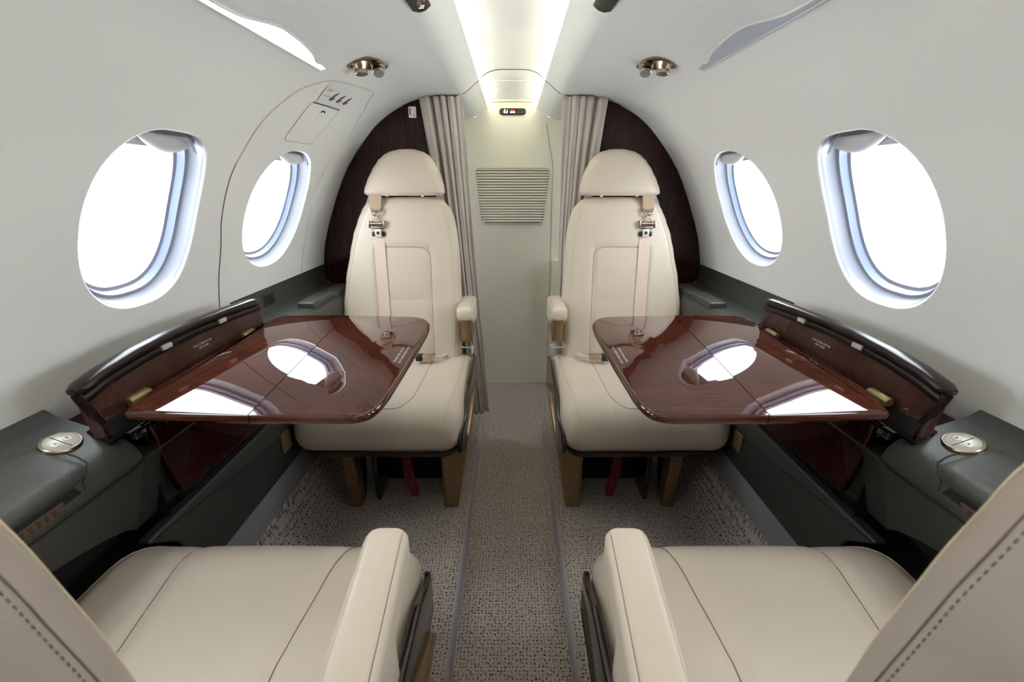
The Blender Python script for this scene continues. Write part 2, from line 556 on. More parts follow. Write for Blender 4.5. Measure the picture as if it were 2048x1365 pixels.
DOOR = [(1.087, .70), (1.087, .924), (1.066, 1.024), (1.060, 1.114), (1.073, 1.179), (1.087, 1.243), (1.125, 1.296), (1.163, 1.326), (1.238, 1.352),
        (1.40, 1.366), (1.47, 1.367), (1.50, 1.355), (1.565, 1.315), (1.587, 1.241), (1.555, 1.16), (1.545, 1.057), (1.56, .919), (1.55, .79), (1.548, .70)]
def smooth_line(P, k=6):
    out = []
    Q = [P[0]] + list(P) + [P[-1]]
    for i in range(1, len(Q) - 2):
        for m in range(k):
            t = m / k
            out.append(tuple(0.5 * ((2 * Q[i][j]) + (-Q[i - 1][j] + Q[i + 1][j]) * t + (2 * Q[i - 1][j] - 5 * Q[i][j] + 4 * Q[i + 1][j] - Q[i + 2][j]) * t * t + (-Q[i - 1][j] + 3 * Q[i][j] - 3 * Q[i + 1][j] + Q[i + 2][j]) * t ** 3) for j in range(len(P[0]))))
    out.append(P[-1]); return out
DOORS = [(s_of_z(z), y) for y, z in smooth_line(DOOR)]

def inside(p, poly):
    x, y = p; c = False; j = len(poly) - 1
    for i in range(len(poly)):
        if (poly[i][1] > y) != (poly[j][1] > y) and x < (poly[j][0] - poly[i][0]) * (y - poly[i][1]) / (poly[j][1] - poly[i][1]) + poly[i][0]: c = not c
        j = i
    return c

def build_wall(side):
    loops = [win_loop(*wn, 0.0) for wn in WIN]
    pts = []; edges = []
    for L in loops:
        o = len(pts); pts += L
        edges += [(o + i, o + (i + 1) % len(L)) for i in range(len(L))]
    door = DOORS if side < 0 else None
    if door:
        o = len(pts); pts += door
        edges += [(o + i, o + i + 1) for i in range(len(door) - 1)]
    nS = 56; step = 0.022; nY = int((Y1 - Y0) / step)
    allb = loops + ([door] if door else [])
    chk = [(q[0], q[1]) for L in allb for q in L]
    cells = {}
    for q in chk: cells.setdefault((int(q[0] / .02), int((q[1] + 3) / .02)), []).append(q)
    for i in range(nS + 1):
        for j in range(nY + 1):
            p = (SMAX * i / nS, Y0 + (Y1 - Y0) * j / nY)
            ci, cj = int(p[0] / .02), int((p[1] + 3) / .02)
            bad = False
            if 0 < i < nS and 0 < j < nY:
                for a in (-1, 0, 1):
                    for b in (-1, 0, 1):
                        for q in cells.get((ci + a, cj + b), ()):
                            if (q[0] - p[0]) ** 2 + (q[1] - p[1]) ** 2 < 0.006 ** 2: bad = True
            if not bad: pts.append(p)
    vv, ee, ff, *_ = delaunay_2d_cdt([Vector(p) for p in pts], edges, [], 0, 1e-7)
    P3 = [wallp(side, p[0], p[1]) for p in vv]
    wf = []; df = []
    for f in ff:
        c = (sum(vv[i][0] for i in f) / len(f), sum(vv[i][1] for i in f) / len(f))
        if any(inside(c, L) for L in loops): continue
        if door and inside(c, door): df.append(tuple(f))
        else: wf.append(tuple(f))
    g = G((P3, wf), 'wall')
    # outer skin that closes the shell below and around
    x = side * .782; X = side * .90
    lo = [(x, Y0, .68), (x, Y1, .68), (x, Y1, -.06), (x, Y0, -.06)]
    g.add((lo, [(0, 1, 2, 3)]), 'wall')
    if side < 0:
        # narrow gap round the emergency door
        g.add(tube([wallp(side, s, y, -0.0010) for s, y in DOORS[:22]], 0.0012, 6), 'seamw')
        g.add(tube([wallp(side, s, y, -0.0010) for s, y in DOORS[21:]], 0.0015, 6), 'seaml')
    ws = struct(g.build('wall_left' if side < 0 else 'wall_right', sharp=50, weld=True, recalc=False))
    bm = bmesh.new(); bm.from_mesh(ws.data)
    for v in list(bm.verts):
        if not v.link_faces: bm.verts.remove(v)
    bm.to_mesh(ws.data); bm.free()
    if df:
        used = sorted({i for f in df for i in f}); mp = {k: n for n, k in enumerate(used)}
        dv = [wallp(side, vv[i][0], vv[i][1], -0.0012) for i in used]
        dg = G((dv, [tuple(mp[i] for i in f) for f in df]), 'door')
        d = struct(dg.build('door_1', sharp=60, recalc=False, weld=False))
        # escape handle cover
        hp = round_poly([(1.212, 1.214), (1.230, 1.305), (1.402, 1.311), (1.368, 1.217)], [.012, .012, .010, .020], 6)
        hp.append(hp[0])
        hl = [wallp(side, s_of_z(z), y, -0.0022) for y, z in hp]
        hg = G((hl[:-1], [tuple(range(len(hl) - 1))]), 'door')
        hg.add(tube(hl, 0.0011, 6, True), 'seaml')
        top = [wallp(side, s_of_z(z), y, -0.003) for y, z in [(1.236, 1.3055), (1.31, 1.3085), (1.395, 1.3115)]]
        hg.add(tube(top, 0.0015, 6), 'seamd')
        c, n = wallframe(side, s_of_z(1.294), 1.315)
        u, z, nu, nz = prof(s_of_z(1.294)); tdir = Vector((side * -nz, 0, nu))
        hg.add(disc(c + n * 0.0035, Vector((0, 1, 0)), tdir, 0.012, 0.006, 20, 0.001), 'seamd')
        hg.add(lathe([(0.0, 0), (0.016, 0), (0.013, .004), (0, .005)], c + n * 0.001 - tdir * 0.012, n), 'door')
        hg.build('handle_cover', d)
        # exit placard
        pg = Geo()
        a = [(1.228, 1.342), (1.405, 1.349), (1.422, 1.320), (1.245, 1.311)]
        P = [wallp(side, s_of_z(z), y, -0.003) for y, z in a]
        pg.add((P, [(0, 1, 2, 3)]), 'white')
        R = (P[1] - P[0]).normalized(); U = (P[0] - P[3]); U = (U - R * U.dot(R)).normalized()
        N = R.cross(U)
        inward = Vector((1, 0, -0.5))
        fl = 1
        if N.dot(inward) < 0: fl = -1
        O = P[0] + (P[2] - P[0]) * 0.16
        def at(a_, b_): return P[3] + (P[2] - P[3]) * a_ + ((P[0] - P[3]) * (1 - a_) + (P[1] - P[2]) * a_) * b_
        lift = (N * fl) * 0.0006
        text_geo('EXIT', 0.014, at(.13, .78) + lift, R, U, 'redp', pg, depth=0.0002 * fl)
        text_geo('TO OPEN', 0.0085, at(.14, .42) + lift, R, U, 'redp', pg, depth=0.0002 * fl)
        for q in (.36, .60, .84):     # three seated-figure diagrams
            b0 = at(q, .52) + lift
            pg.add(tube([b0 - R * .010 - U * .014, b0 - R * .004 - U * .004, b0 + U * .004, b0 + R * .009 + U * .014], [.0022, .0028, .003, .0012], 6), 'greyp')
            pg.add(tube([b0 - R * .002 - U * .016, b0 + R * .006 - U * .008, b0 + R * .011 - U * .006], [.001, .0022, .0014], 6), 'greyp' if q != .60 else 'redp')
            pg.add(disc(b0 + R * .004 + U * .007, R, U, .003, .003, 12, .0004 * fl), 'greyp')
        pg.build('exit_placard', d, smooth=False)
    return ws

build_wall(-1); build_wall(1)

# windows ------------------------------------------------------------
wn = 0
for side in (-1, 1):
    for idx, (wy, hy, nw) in enumerate(WIN):
        n = nw
        wn += 1
        e = bpy.data.objects.new('window_%d' % wn, None); COL.objects.link(e)
        e.location = wallp(side, s_of_z(WZ), wy); e['kind'] = 'structure'
        bpy.context.view_layer.update()
        spec = [(0, 0), (.0015, .0025), (.0045, .004), (.011, .005), (.026, .009), (.030, .012), (.031, .018), (.036, .0195), (.044, .022), (.046, .028), (.056, .030)]
        rings = [[wallp(side, s, y, off) for s, y in win_loop(wy, hy, n, ins)] for off, ins in spec]
        g = Geo()
        g.add(loft(rings[:3], True, False, False), 'wall')
        g.add(loft(rings[2:7], True, False, False), 'reveal')
        g.add(loft(rings[6:9], True, False, False), 'track')
        g.add(loft(rings[8:], True, False, False), 'reveal')
        g.build('window_frame', e, sharp=35)
        last = rings[-1]
        g = G((last, [tuple(range(len(last)))]), 'glass'); g.build('pane', e, smooth=False)
        n = nw if isinstance(nw, (int, float)) else 2.3
        # half stowed shade
        rows = []
        for z in [WZ + WH - .004 - .0095 * k for k in range(5)]:
            z2 = min(WH - .012, z - WZ)
            hw = (hy - .010) * (1 - (abs(z2) / (WH - .008)) ** n) ** (1 / n)
            rows.append([wallp(side, s_of_z(z), wy + hw * (2 * j / 16 - 1), .028) for j in range(17)])
        bot = [p + Vector((side * .002, 0, 0)) for p in rows[-1]]
        g = G(loft(rows + [bot], False), 'shade'); g.build('window_shade', e, sharp=30)
        # grab lip
        lens = []
        for k in range(17):
            t = k / 16
            y = wy - hy * .34 + hy * 1.24 * t
            dz = .034 * (math.sin(PI * min(1, t ** 1.15 * .96 + .04)) ** .75)
            ring = []
            for q in range(13):
                a = PI * q / 12
                z = WZ + WH - .012 - (dz + .001) * (1 - math.cos(a)) / 2 - .003 * t
                ring.append(wallp(side, s_of_z(z), y, .027 - .011 * math.sin(a) * min(1, dz * 40)))
            lens.append(ring)
        g = G(loft(lens, False), 'shade'); g.build('shade_grip', e, sharp=60)
        ring = []
        for k in range(15):
            y = wy - hy * .30 + hy * 1.0 * k / 14
            q = (y - wy) / hy
            zt = WZ + WH * (1 - abs(q) ** n) ** (1 / n) - .001
            ring.append([wallp(side, s_of_z(zt), y, .0035), wallp(side, s_of_z(min(zt, WZ + WH - .0145)), y, .012)])
        g = G(loft(ring, False), 'slot'); g.build('shade_slot', e)

# floor --------------------------------------------------------------
def grid_strip(prof2, ys):
    return loft([[Vector((u, y, z)) for u, z in prof2] for y in ys], False)
fl = Geo()
ZS = 0.08
def side_profile():
    P = [(.150, ZS - .006), (.156, ZS)]
    P += [(.156 + (.535 - .156) * k / 8, ZS) for k in range(1, 9)]
    for k in range(1, 11):
        a = PI / 2 * k / 10
        P.append((.535 + .139 * math.sin(a), ZS + .145 * (1 - math.cos(a))))
    return P
ys = [Y0 + (YB + .01 - Y0) * k / 60 for k in range(61)]
for sd in (-1, 1):
    fl.add(loft([[Vector((sd * u, y, z)) for u, z in side_profile()] for y in ys], False), 'carpet')
    fl.add(loft([[Vector((sd * u, y, z)) for u, z in [(.143, 0), (.1445, .03), (.147, ZS - .012), (.150, ZS - .006)]] for y in ys], False), 'riser')
    fl.add(([Vector((sd * .143, YB + .01, 0)), Vector((sd * .674, YB + .01, 0)), Vector((sd * .674, YB + .01, .225)), Vector((sd * .535, YB + .01, ZS)), Vector((sd * .15, YB + .01, ZS))], [(0, 1, 2, 3, 4)]), 'carpet')
    fl.add(([Vector((sd * .143, Y0, 0)), Vector((sd * .143, YB + .01, 0)), Vector((sd * .143, YB + .01, -.005)), Vector((sd * .143, Y0, -.005))], [(0, 1, 2, 3)]), 'carpet')
fl.add(([(-.143, Y0, 0), (.143, Y0, 0), (.143, YB + .01, 0), (-.143, YB + .01, 0)], [(0, 1, 2, 3)]), 'carpet')
fl.add(([(-.79, YB + .01, 0), (.79, YB + .01, 0), (.79, Y1, 0), (-.79, Y1, 0)], [(0, 1, 2, 3)]), 'carpet')
fl.add(([(-.79, Y0, -.06), (.79, Y0, -.06), (.79, Y1, -.06), (-.79, Y1, -.06)], [(0, 1, 2, 3)]), 'black')
struct(fl.build('floor', sharp=45, weld=False))

# ceiling trough with cove lights -------------------------------------
def arch(k, n, hw=.128, zt=1.492, drop=.030):
    t = -1 + 2 * k / n
    return (hw * t, zt - drop * abs(t) ** 4)
yc = [Y0 + (Y1 - Y0) * k / 78 for k in range(79)]
g = G(loft([[Vector((arch(k, 32)[0], y, arch(k, 32)[1])) for k in range(33)] for y in yc], False), 'ceil')
for sd in (-1, 1):
    g.add(loft([[Vector((sd * u, y, z)) for u, z in [(.118, 1.458), (.124, 1.461), (.135, 1.470), (.15, 1.50)]] for y in (Y0, Y1)], False), 'ceil')
# raised service panels
for (a, b, hw) in ((-.5, 1.333, .080), (1.905, 2.13, .078)):
    pl = round_poly([(-hw, a), (hw, a), (hw, b), (-hw, b)], .02, 6)
    g.add(plate(pl, 0, .004, .003, lambda p, q, h: Vector((p, q, 1.4925 - .030 * abs(p / .128) ** 4 - h))), 'ceil')
# joint ring where the cabin headliner meets the aft section
ring = [wallp(-1, s_of_u(u), YB, -.0006) for u in (.40, .36, .32, .28, .24, .20, .17, .15, .135, .118)]
ring += [Vector((arch(k, 20)[0] * .9, YB, arch(k, 20)[1] - .001)) for k in range(21)]
ring += [wallp(1, s_of_u(u), YB, -.0006) for u in (.118, .135, .15, .17, .20, .24, .28, .32, .36, .40)]
g.add(tube(ring, .0012, 6), 'seamd')
struct(g.build('ceiling', sharp=50, weld=False, recalc=False))
for sd in (-1, 1):
    g = G(loft([[Vector((sd * u, y, z)) for u, z in [(.1165, 1.4605), (.1155, 1.4655), (.121, 1.4705), (.1255, 1.4655), (.1225, 1.462)]] for y in (Y0 + .02, Y1 - .03)]), 'led')
    o = g.build('cove_light', smooth=False)
    tag(o, 'glowing light strip along the %s edge of the ceiling channel' % ('left' if sd < 0 else 'right'), 'light', 'cove light strips')

# aft lavatory wall -----------------------------------------------------
def section_poly(lo=0.0):
    R = [(prof(SMAX * k / 60)[0], prof(SMAX * k / 60)[1]) for k in range(61)] + [(.782, lo)]
    return [(u, z) for u, z in R] + [(-u, z) for u, z in R[::-1]]
sp = section_poly(-.06)
top = [(arch(k, 16)[0] * .92, arch(k, 16)[1] + .001) for k in range(17)]
poly = [(u, z) for u, z in sp] + top
g = G(([Vector((u, Y1 - .002, z)) for u, z in poly], [tuple(range(len(poly)))]), 'lav')
for L in ([(.165, 1.39), (.205, 1.20), (.205, .76), (.205, .02)], [(-.24, 1.424), (-.20, 1.438), (-.165, 1.452), (-.12, 1.472)], [(.24, 1.424), (.20, 1.438), (.165, 1.452), (.12, 1.472)]):
    g.add(tube([Vector((u, Y1 - .003, z)) for u, z in L], .0012, 6), 'seamw')
g.add(tube([Vector((u, Y1 - .003, 1.476 + .004 * (1 - (u / .115) ** 2))) for u in [-.115 + .0115 * k for k in range(21)]], .0014, 6), 'seamw')
struct(g.build('wall_back', smooth=False, weld=False, recalc=False))
# slim locker panel right of the lavatory wall
g = G(plate([(.215, .02), (.33, .02), (.33, .735), (.215, .735)], 0, .05, .004, lambda p, q, h: Vector((p, Y1 - .006 - h, q))), 'lav')
tag(g.build('locker_panel', smooth=True), 'cream low locker panel on the aft wall behind the right seat', 'panel')

# louvred grille
t = thing('vent_grille', 'cream louvred vent grille on the aft lavatory wall', 'vent', (0, Y1 - .004, 1.05))
gp = round_poly([(-.162, .918), (.166, .918), (.196, 1.190), (-.190, 1.190)], [.03, .03, .025, .025], 6)
inner = offset_poly(gp, .004)
g = G(loft([[Vector((p, Y1 - .004, q)) for p, q in gp], [Vector((p, Y1 - .0165, q)) for p, q in offset_poly(gp, .0015)], [Vector((p, Y1 - .0165, q)) for p, q in inner], [Vector((p, Y1 - .004, q)) for p, q in inner]], True, False, False), 'lav')
g.add(([Vector((p, Y1 - .0045, q)) for p, q in inner], [tuple(range(len(inner)))]), 'seamd')
g.build('frame', t, sharp=30)
g = Geo()
NS = 20
def span(z):
    xs = []
    for i in range(len(inner)):
        p, q = inner[i], inner[(i + 1) % len(inner)]
        if (p[1] - z) * (q[1] - z) < 0: xs.append(p[0] + (q[0] - p[0]) * (z - p[1]) / (q[1] - p[1]))
    return min(xs), max(xs)
for k in range(NS):
    z = .924 + (1.1865 - .924) * (k + .5) / NS
    h = .0060
    sec = [(-.0040, h * .9), (-.0075, h), (-.0150, -h * .35), (-.0150, -h * .60), (-.009, -h * .72), (-.003, h * .4)]
    ends = []
    for sgn in (0, 1):
        ends.append([Vector((span(min(1.1845, max(.9235, z + dz)))[sgn], Y1 + dy, z + dz)) for dy, dz in sec])
    g.add(loft(ends), 'lav')
g.build('louvre', t, sharp=30)

# cream bulkhead behind the camera
g = G(([Vector((u, Y0, z)) for u, z in poly], [tuple(range(len(poly)))]), 'wall')
struct(g.build('wall_front', smooth=False, weld=False, recalc=False))

# ------------------------------------------------------------------ dark wood bulkheads
for sd in (-1, 1):
    S0 = s_of_u(.20)
    out = []
    for k in range(70):
        s = S0 + (SMAX - .06 - S0) * k / 69
        u, z, nu, nz = prof(s); out.append((u - nu * .0015, z - nz * .0015))
    pl = out + [(.765, .728), (.745, .715), (.60, .712), (.60, .30), (.21, .30)] 
    g = G(plate(pl, 0, .018, .003, lambda p, q, h: Vector((sd * p, YB + .018 - h, q))), 'wooddk')
    o = g.build('bulkhead_panel', sharp=30)
    tag(o, 'dark wood arched bulkhead panel behind the %s aft seat' % ('left' if sd < 0 else 'right'), 'panel', 'wooden bulkhead panels')
# small red and white placard on the left bulkhead
t = thing('oxygen_placard', 'small white placard with red symbols on the left wood bulkhead', 'placard', (-.365, YB - .001, 1.355))
g = G(plate(round_poly([(-.379, 1.337), (-.351, 1.337), (-.351, 1.374), (-.379, 1.374)], .002, 3), 0, .0012, .0004, lambda p, q, h: Vector((p, YB - .0002 - h, q))), 'white')
g.build('plate', t, smooth=False)
g = Geo()
Y = YB - .0016
def flat(pts, y, m, g): g.add(([Vector((a, y, b)) for a, b in pts], [tuple(range(len(pts)))]), m)
flat([(-.3755, 1.346), (-.371, 1.346), (-.371, 1.368), (-.3725, 1.3715), (-.3755, 1.3705)], Y, 'redp', g)
flat([(-.371, 1.3665), (-.3675, 1.366), (-.3665, 1.3625), (-.368, 1.3625), (-.3688, 1.3650), (-.371, 1.3653)], Y - .0001, 'blackp', g)
flat([(-.3605, 1.352), (-.3585, 1.352), (-.3585, 1.345), (-.3572, 1.345), (-.3595, 1.3405), (-.3618, 1.345), (-.3605, 1.345)], Y, 'redp', g)
g.build('symbols', t, smooth=False)

# ------------------------------------------------------------------ curtains
def curtain(sd, top, bot, ztop, zbot, folds, seed, label, mid=None):
    rnd = random.Random(seed)
    NU, NZ = 110, 60
    ph = [rnd.uniform(0, 6) for _ in range(4)]
    v = []; uvs = []
    for j in range(NZ + 1):
        tz = j / NZ; z = ztop + (zbot - ztop) * tz
        a = top[0] + (bot[0] - top[0]) * tz ** .9; b = top[1] + (bot[1] - top[1]) * tz ** .9
        if mid:
            k_ = math.sin(PI * tz); a += mid[0] * k_; b += mid[1] * k_
        amp = .0145 * (0.7 + 0.3 * math.sin(2 * tz + ph[0]))
        for i in range(NU + 1):
            t_ = i / NU
            u = a + (b - a) * t_
            w_ = folds * 2 * PI * (t_ + .10 * math.sin(2 * PI * t_ + ph[1]) + .025 * math.sin(5 * tz + ph[2]))
            wide = 1 - math.exp(-(t_ / .26) ** 4)
            y = YB - .021 + amp * math.sin(w_) * (.12 + .88 * wide) + .003 * math.sin(2.7 * w_ + 3 * tz)
            u += .006 * math.cos(w_) * (1 - abs(2 * t_ - 1))
            zz = z
            if j == NZ: zz = z + .006 * math.sin(w_)
            v.append(Vector((sd * u, y - .0, zz)))
            uvs.append((t_ * .45, zz))
    f = [(j * (NU + 1) + i, j * (NU + 1) + i + 1, (j + 1) * (NU + 1) + i + 1, (j + 1) * (NU + 1) + i) for j in range(NZ) for i in range(NU)]
    me = bpy.data.meshes.new('curtain'); me.from_pydata(v, [], f); me.materials.append(M['cloth'])
    ul = me.uv_layers.new(name='UVMap')
    for lp in me.loops: ul.data[lp.index].uv = uvs[lp.vertex_index]
    for p in me.polygons: p.use_smooth = True
    o = bpy.data.objects.new('curtain', me); COL.objects.link(o)
    md = o.modifiers.new('thick', 'SOLIDIFY'); md.thickness = .0022
    tag(o, label, 'curtain', 'taupe curtains')
    # hem stitch runs down the aisle edge
    return o
curtain(-1, (.180, .335), (.105, .235), 1.403, .12, 4, 3, 'taupe pleated curtain gathered behind the left aft seat', (.006, -.02))
curtain(1, (.182, .345), (.195, .30), 1.403, .12, 4, 11, 'taupe pleated curtain gathered behind the right aft seat', (.0, -.03))

# ------------------------------------------------------------------ side ledges, panels, table cabinets
for sd in (-1, 1):
    nm = 'left' if sd < 0 else 'right'
    V = lambda u, y, z: Vector((sd * u, y, z))
    # lower wall panel (top edge catches the light) and kick strip
    t = thing('lower_side_panel', 'dark grey lower side wall panel beside the %s footwell' % nm, 'panel', V(.672, 1.1, .225), 'lower side panels')
    bl = [(1.745, .31), (.69, .31), (.68, .36), (.665, .43), (.60, .487), (1.745, .487)]
    g = G(plate(round_poly(bl, [.004, .03, .05, .05, .004, .004], 5), .666, .69, .005, lambda p, q, h: V(.666 + (.69 - h), p, q)), 'gplastic')
    g.build('panel', t, sharp=30)
    g = G(loft([[V(u, y, z) for u, z in [(.676, .22), (.670, .222), (.6675, .30), (.669, .311), (.68, .312)]] for y in (.672, 1.0, 1.745)], False), 'kick')
    g.build('kick_strip', t, sharp=40)
    # bronze latch
    g = G(plate(round_poly([(1.045, .372), (1.088, .372), (1.088, .428), (1.045, .428)], .003, 3), 0, .010, .002, lambda p, q, h: V(.6665 - h, p, q)), 'bronze')
    g.build('latch_plate', t, sharp=30)
    # footwell recess at the near seats, its darkness put in as black lining
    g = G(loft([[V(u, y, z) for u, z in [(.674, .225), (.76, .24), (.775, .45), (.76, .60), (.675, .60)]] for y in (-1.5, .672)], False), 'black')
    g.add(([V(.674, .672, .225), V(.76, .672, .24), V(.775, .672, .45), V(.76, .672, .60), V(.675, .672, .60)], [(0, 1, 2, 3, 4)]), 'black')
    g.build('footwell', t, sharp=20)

    # console: grey leather ledge
    t = thing('side_console', 'dark grey leather side ledge with oval switch plate, %s cabin wall' % nm, 'console', V(.70, .4, .65), 'side ledges')
    def under(y):
        zb = .498 if y > .62 else .575
        if .44 < y <= .62: zb = .498 + .077 * ((.62 - y) / .18) ** .6
        ub = .700 - (.042) * (zb - .497) / .123
        return zb, ub
    def sect(y, kind):
        zb, ub = under(y)
        low = [(ub, zb), (.658, .615), (.646, .640), (.6415, .652)]
        if kind == 'near':
            return low + [(.642, .660), (.645, .672), (.652, .685), (.662, .694), (.675, .7005), (.70, .712), (.73, .725), (.76, .738), (.776, .746), (.781, .752)]
        if kind == 'far':
            return low + [(.642, .670), (.645, .700), (.650, .712), (.658, .717), (.670, .719), (.69, .720), (.74, .722), (.765, .728), (.771, .745), (.7735, .80)]
        return low + [(.642, .653), (.643, .654), (.645, .655), (.65, .656), (.66, .657), (.68, .657), (.72, .657), (.75, .657), (.77, .657), (.779, .658)]
    yn = [-1.5, -.8, -.3, 0, .2, .35, .44, .48, .52, .56, .60, .625]
    g = G(loft([[V(u, y, z) for u, z in sect(y, 'near')] for y in yn], False), 'gleather')
    g.add(([V(u, .625, z) for u, z in sect(.625, 'near')[2:]], [tuple(range(12))]), 'gleather')
    g.build('console_body', t, sharp=60)
    g = G(loft([[V(u, y, z) for u, z in sect(y, 'mid')] for y in (.625, .8, 1.0, 1.13)], False), 'gplastic')
    g.build('under_ledge', t, sharp=60)
    g = G(loft([[V(u, y, z) for u, z in sect(y, 'far')] for y in (1.13, 1.2, 1.3, 1.4, 1.5, 1.6, 1.747)], False), 'gleather')
    # ledge front end face
    g.add(([V(u, 1.13, z) for u, z in sect(1.13, 'far')[2:]], [tuple(range(12))]), 'gleather')
    # stitched lidded boxes on the far ledge
    for (ya, yb, zt) in ((1.36, 1.52, .738), (1.525, 1.70, .732)):
        g.add(box((sd * .683, (ya + yb) / 2, zt - .012), (.058, yb - ya - .003, .026), .006), 'gleather')
        g.add(tube([V(.657, ya + .006, zt + .0007), V(.71, ya + .006, zt + .0007)], .0008, 5), 'gstitch')
        g.add(tube([V(.657, ya + .006, zt + .0007), V(.657, yb - .006, zt + .0007)], .0008, 5), 'gstitch')
    g.build('ledge_body', t, sharp=50)
    if sd < 0:
        g = G(plate(round_poly([(1.278, .742), (1.348, .742), (1.348, .786), (1.278, .786)], .004, 3), 0, .004, .0015, lambda p, q, h: V(.774 - h, p, q)), 'gplastic')
        g.add(plate(round_poly([(1.286, .749), (1.340, .749), (1.340, .779), (1.286, .779)], .003, 3), 0, .001, .0003, lambda p, q, h: V(.7698 - h, p, q)), 'black')
        g.build('pocket', t, sharp=30)
    # armrest pad sunk in the near ledge with slotted speaker below
    ring = []
    nsec = sect(0, 'near')[6:]
    def nz_(u):
        for p_, q_ in zip(nsec, nsec[1:]):
            if p_[0] <= u <= q_[0]: return p_[1] + (q_[1] - p_[1]) * (u - p_[0]) / (q_[0] - p_[0])
        return nsec[-1][1]
    ps = [(.6470, .683), (.6475, .6895), (.6505, .6965), (.657, .7020), (.667, .7055), (.682, .7095), (.70, .7165), (.72, .7250), (.734, .7295), (.737, .7285)]
    for y, k in [(-.4, 1), (.0, 1), (.3, 1), (.46, 1), (.50, .96), (.525, .85), (.540, .65), (.549, .38), (.553, 0.05)]:
        r_ = []
        for u, z in ps:
            uu = .705 + (u - .705) * (.80 + .20 * k)
            zs = nz_(max(.652, uu)) - .001
            r_.append(V(uu, y, zs + (z - zs) * k if k < 1 else z))
        ring.append(r_)
    g = G(loft(ring, False), 'gleather')
    gr = [(.7395, -.2), (.7395, .46), (.736, .51), (.724, .548), (.705, .560), (.68, .562), (.664, .558), (.655, .545)]
    g.add(tube([V(u, y, nz_(u) + .0002) for u, y in gr] + [V(.6485, .530, .6800), V(.6445, .525, .668)], .0012, 6), 'black')
    g.build('armrest_pad', t, sharp=60)
    g = G(plate(round_poly([(.05, .6565), (.515, .6565), (.523, .664), (.515, .6815), (.05, .6815)], [.001, .003, .004, .003, .001], 4), 0, .0008, .0002, lambda p, q, h: V(.6432 + .0035 * (q - .6565) / .025 - h, p, q)), 'black')
    g.add(plate(round_poly([(.20, .6605), (.478, .6605), (.498, .6745), (.20, .6745)], [.001, .003, .002, .001], 4), 0, .0012, .0003, lambda p, q, h: V(.6425 + .0035 * (q - .6565) / .025 - h, p, q)), 'speaker')
    for k in range(26):
        for m_ in range(2):
            g.add(box((sd * (.6417 + .0008 * m_), .215 + .0105 * k, .6655 + .0045 * m_), (.0008, .004, .0018)), 'black')
    g.build('speaker_slot', t, smooth=False)
    # lip groove along the ledge
    g = G(tube([V(.6405, -.4, .6505), V(.6405, .48, .6505), V(.6400, .56, .6500), V(.640, .60, .650), V(.6405, .625, .6535)], .0016, 6), 'black')
    g.build('ledge_groove', t)
    # oval switch plate
    c = V(.713, .576, .7185); nrm = Vector((-sd * .45, 0, 1)).normalized()
    R = Vector((0, 1, 0)); U = nrm.cross(R) ; 
    rot = math.radians(0)
    sp_ = thing_sp = None
    A, B = .0265, .0245
    def ov(scale, h, n=40): return [c + R * (A * scale * math.cos(2 * PI * k / n)) + U * (B * scale * math.sin(2 * PI * k / n)) + nrm * h for k in range(n)]
    g = G(loft([ov(1.0, -.001), ov(1.0, .002), ov(.95, .0040), ov(.88, .0042), ov(.85, .003), ov(.84, .0026)], True, False, False), 'chrome')
    bz = g.build('switch_bezel', t, sharp=60)
    g = G(loft([ov(.85, .0022), ov(.81, .0036), ov(.77, .0028), ov(.0001, .0028)], True, False, False), 'silver')
    a_ = c + U * (B * .70) + nrm * .003; b_ = c - U * (B * .70) + nrm * .003
    g.add(tube([a_, b_], .0006, 5), 'black')
    g.build('switch_face', bz, sharp=40)
    for q in (-1, 1):
        cc = c + R * (q * .0095) + nrm * .0030
        g = G(loft([[cc + R * (.0056 * s_ * math.cos(2 * PI * k / 24)) + U * (.0056 * s_ * math.sin(2 * PI * k / 24)) + nrm * h for k in range(24)] for s_, h in ((1, -.0005), (1, .0008), (.9, .0012))]), 'white')
        R2 = Vector((sd, 0, 0)) * (1 if sd > 0 else -1)
        UU = nrm.cross(Vector((1, 0, 0))); XX = UU.cross(nrm)
        k0 = cc + nrm * .0015
        if q * 1 > 0:
            g.add(([k0 - XX * .003 + UU * .0015, k0 + XX * .002 + UU * .0015, k0 + XX * .0012 - UU * .0018, k0 - XX * .0028 - UU * .0018], [(0, 1, 2, 3)]), 'blackp')
        else:
            g.add(([k0 - XX * .003 + UU * .0008, k0 + XX * .003 + UU * .0016, k0 + XX * .001 - UU * .0006, k0 - XX * .001 - UU * .0012], [(0, 1, 2, 3)]), 'blackp')
        g.build('switch_button', bz, sharp=40)

    # wooden table cabinet ------------------------------------------------
    t = thing('table_cabinet', 'dark wood table cabinet with raised curved lid, %s side' % nm, 'cabinet', V(.70, .93, .53), 'table cabinets')
    ft = [(.655, .702), (.672, .60), (.690, .528), (1.125, .517), (1.125, .702)]
    g = G(plate(round_poly(ft, [.004, .004, .012, .012, .004], 4), 0, .016, .004, lambda p, q, h: V(.640 + .010 * (.70 - q) / .18 + .016 - h, p, q)), 'wooddk')
    g.build('front_panel', t, sharp=30)
    g = Geo()
    g.add(plate([(.662, .600), (.7795, .628), (.7795, 1.125), (.705, 1.125), (.705, .66), (.662, .63)], .697, .716, .003, lambda p, q, h: V(p, q, h)), 'wooddk')
    g.build('near_shelf', t, sharp=30)
    g = G(box((sd * .669, .642, .695), (.048, .026, .016), .004), 'blackg')
    g.build('well_frame', t, sharp=40)
    g = G(loft([[V(u, y, z) for u, z in [(.657, .70), (.657, .665), (.705, .665), (.705, .70)]] for y in (.658, 1.125)], False), 'blackg')
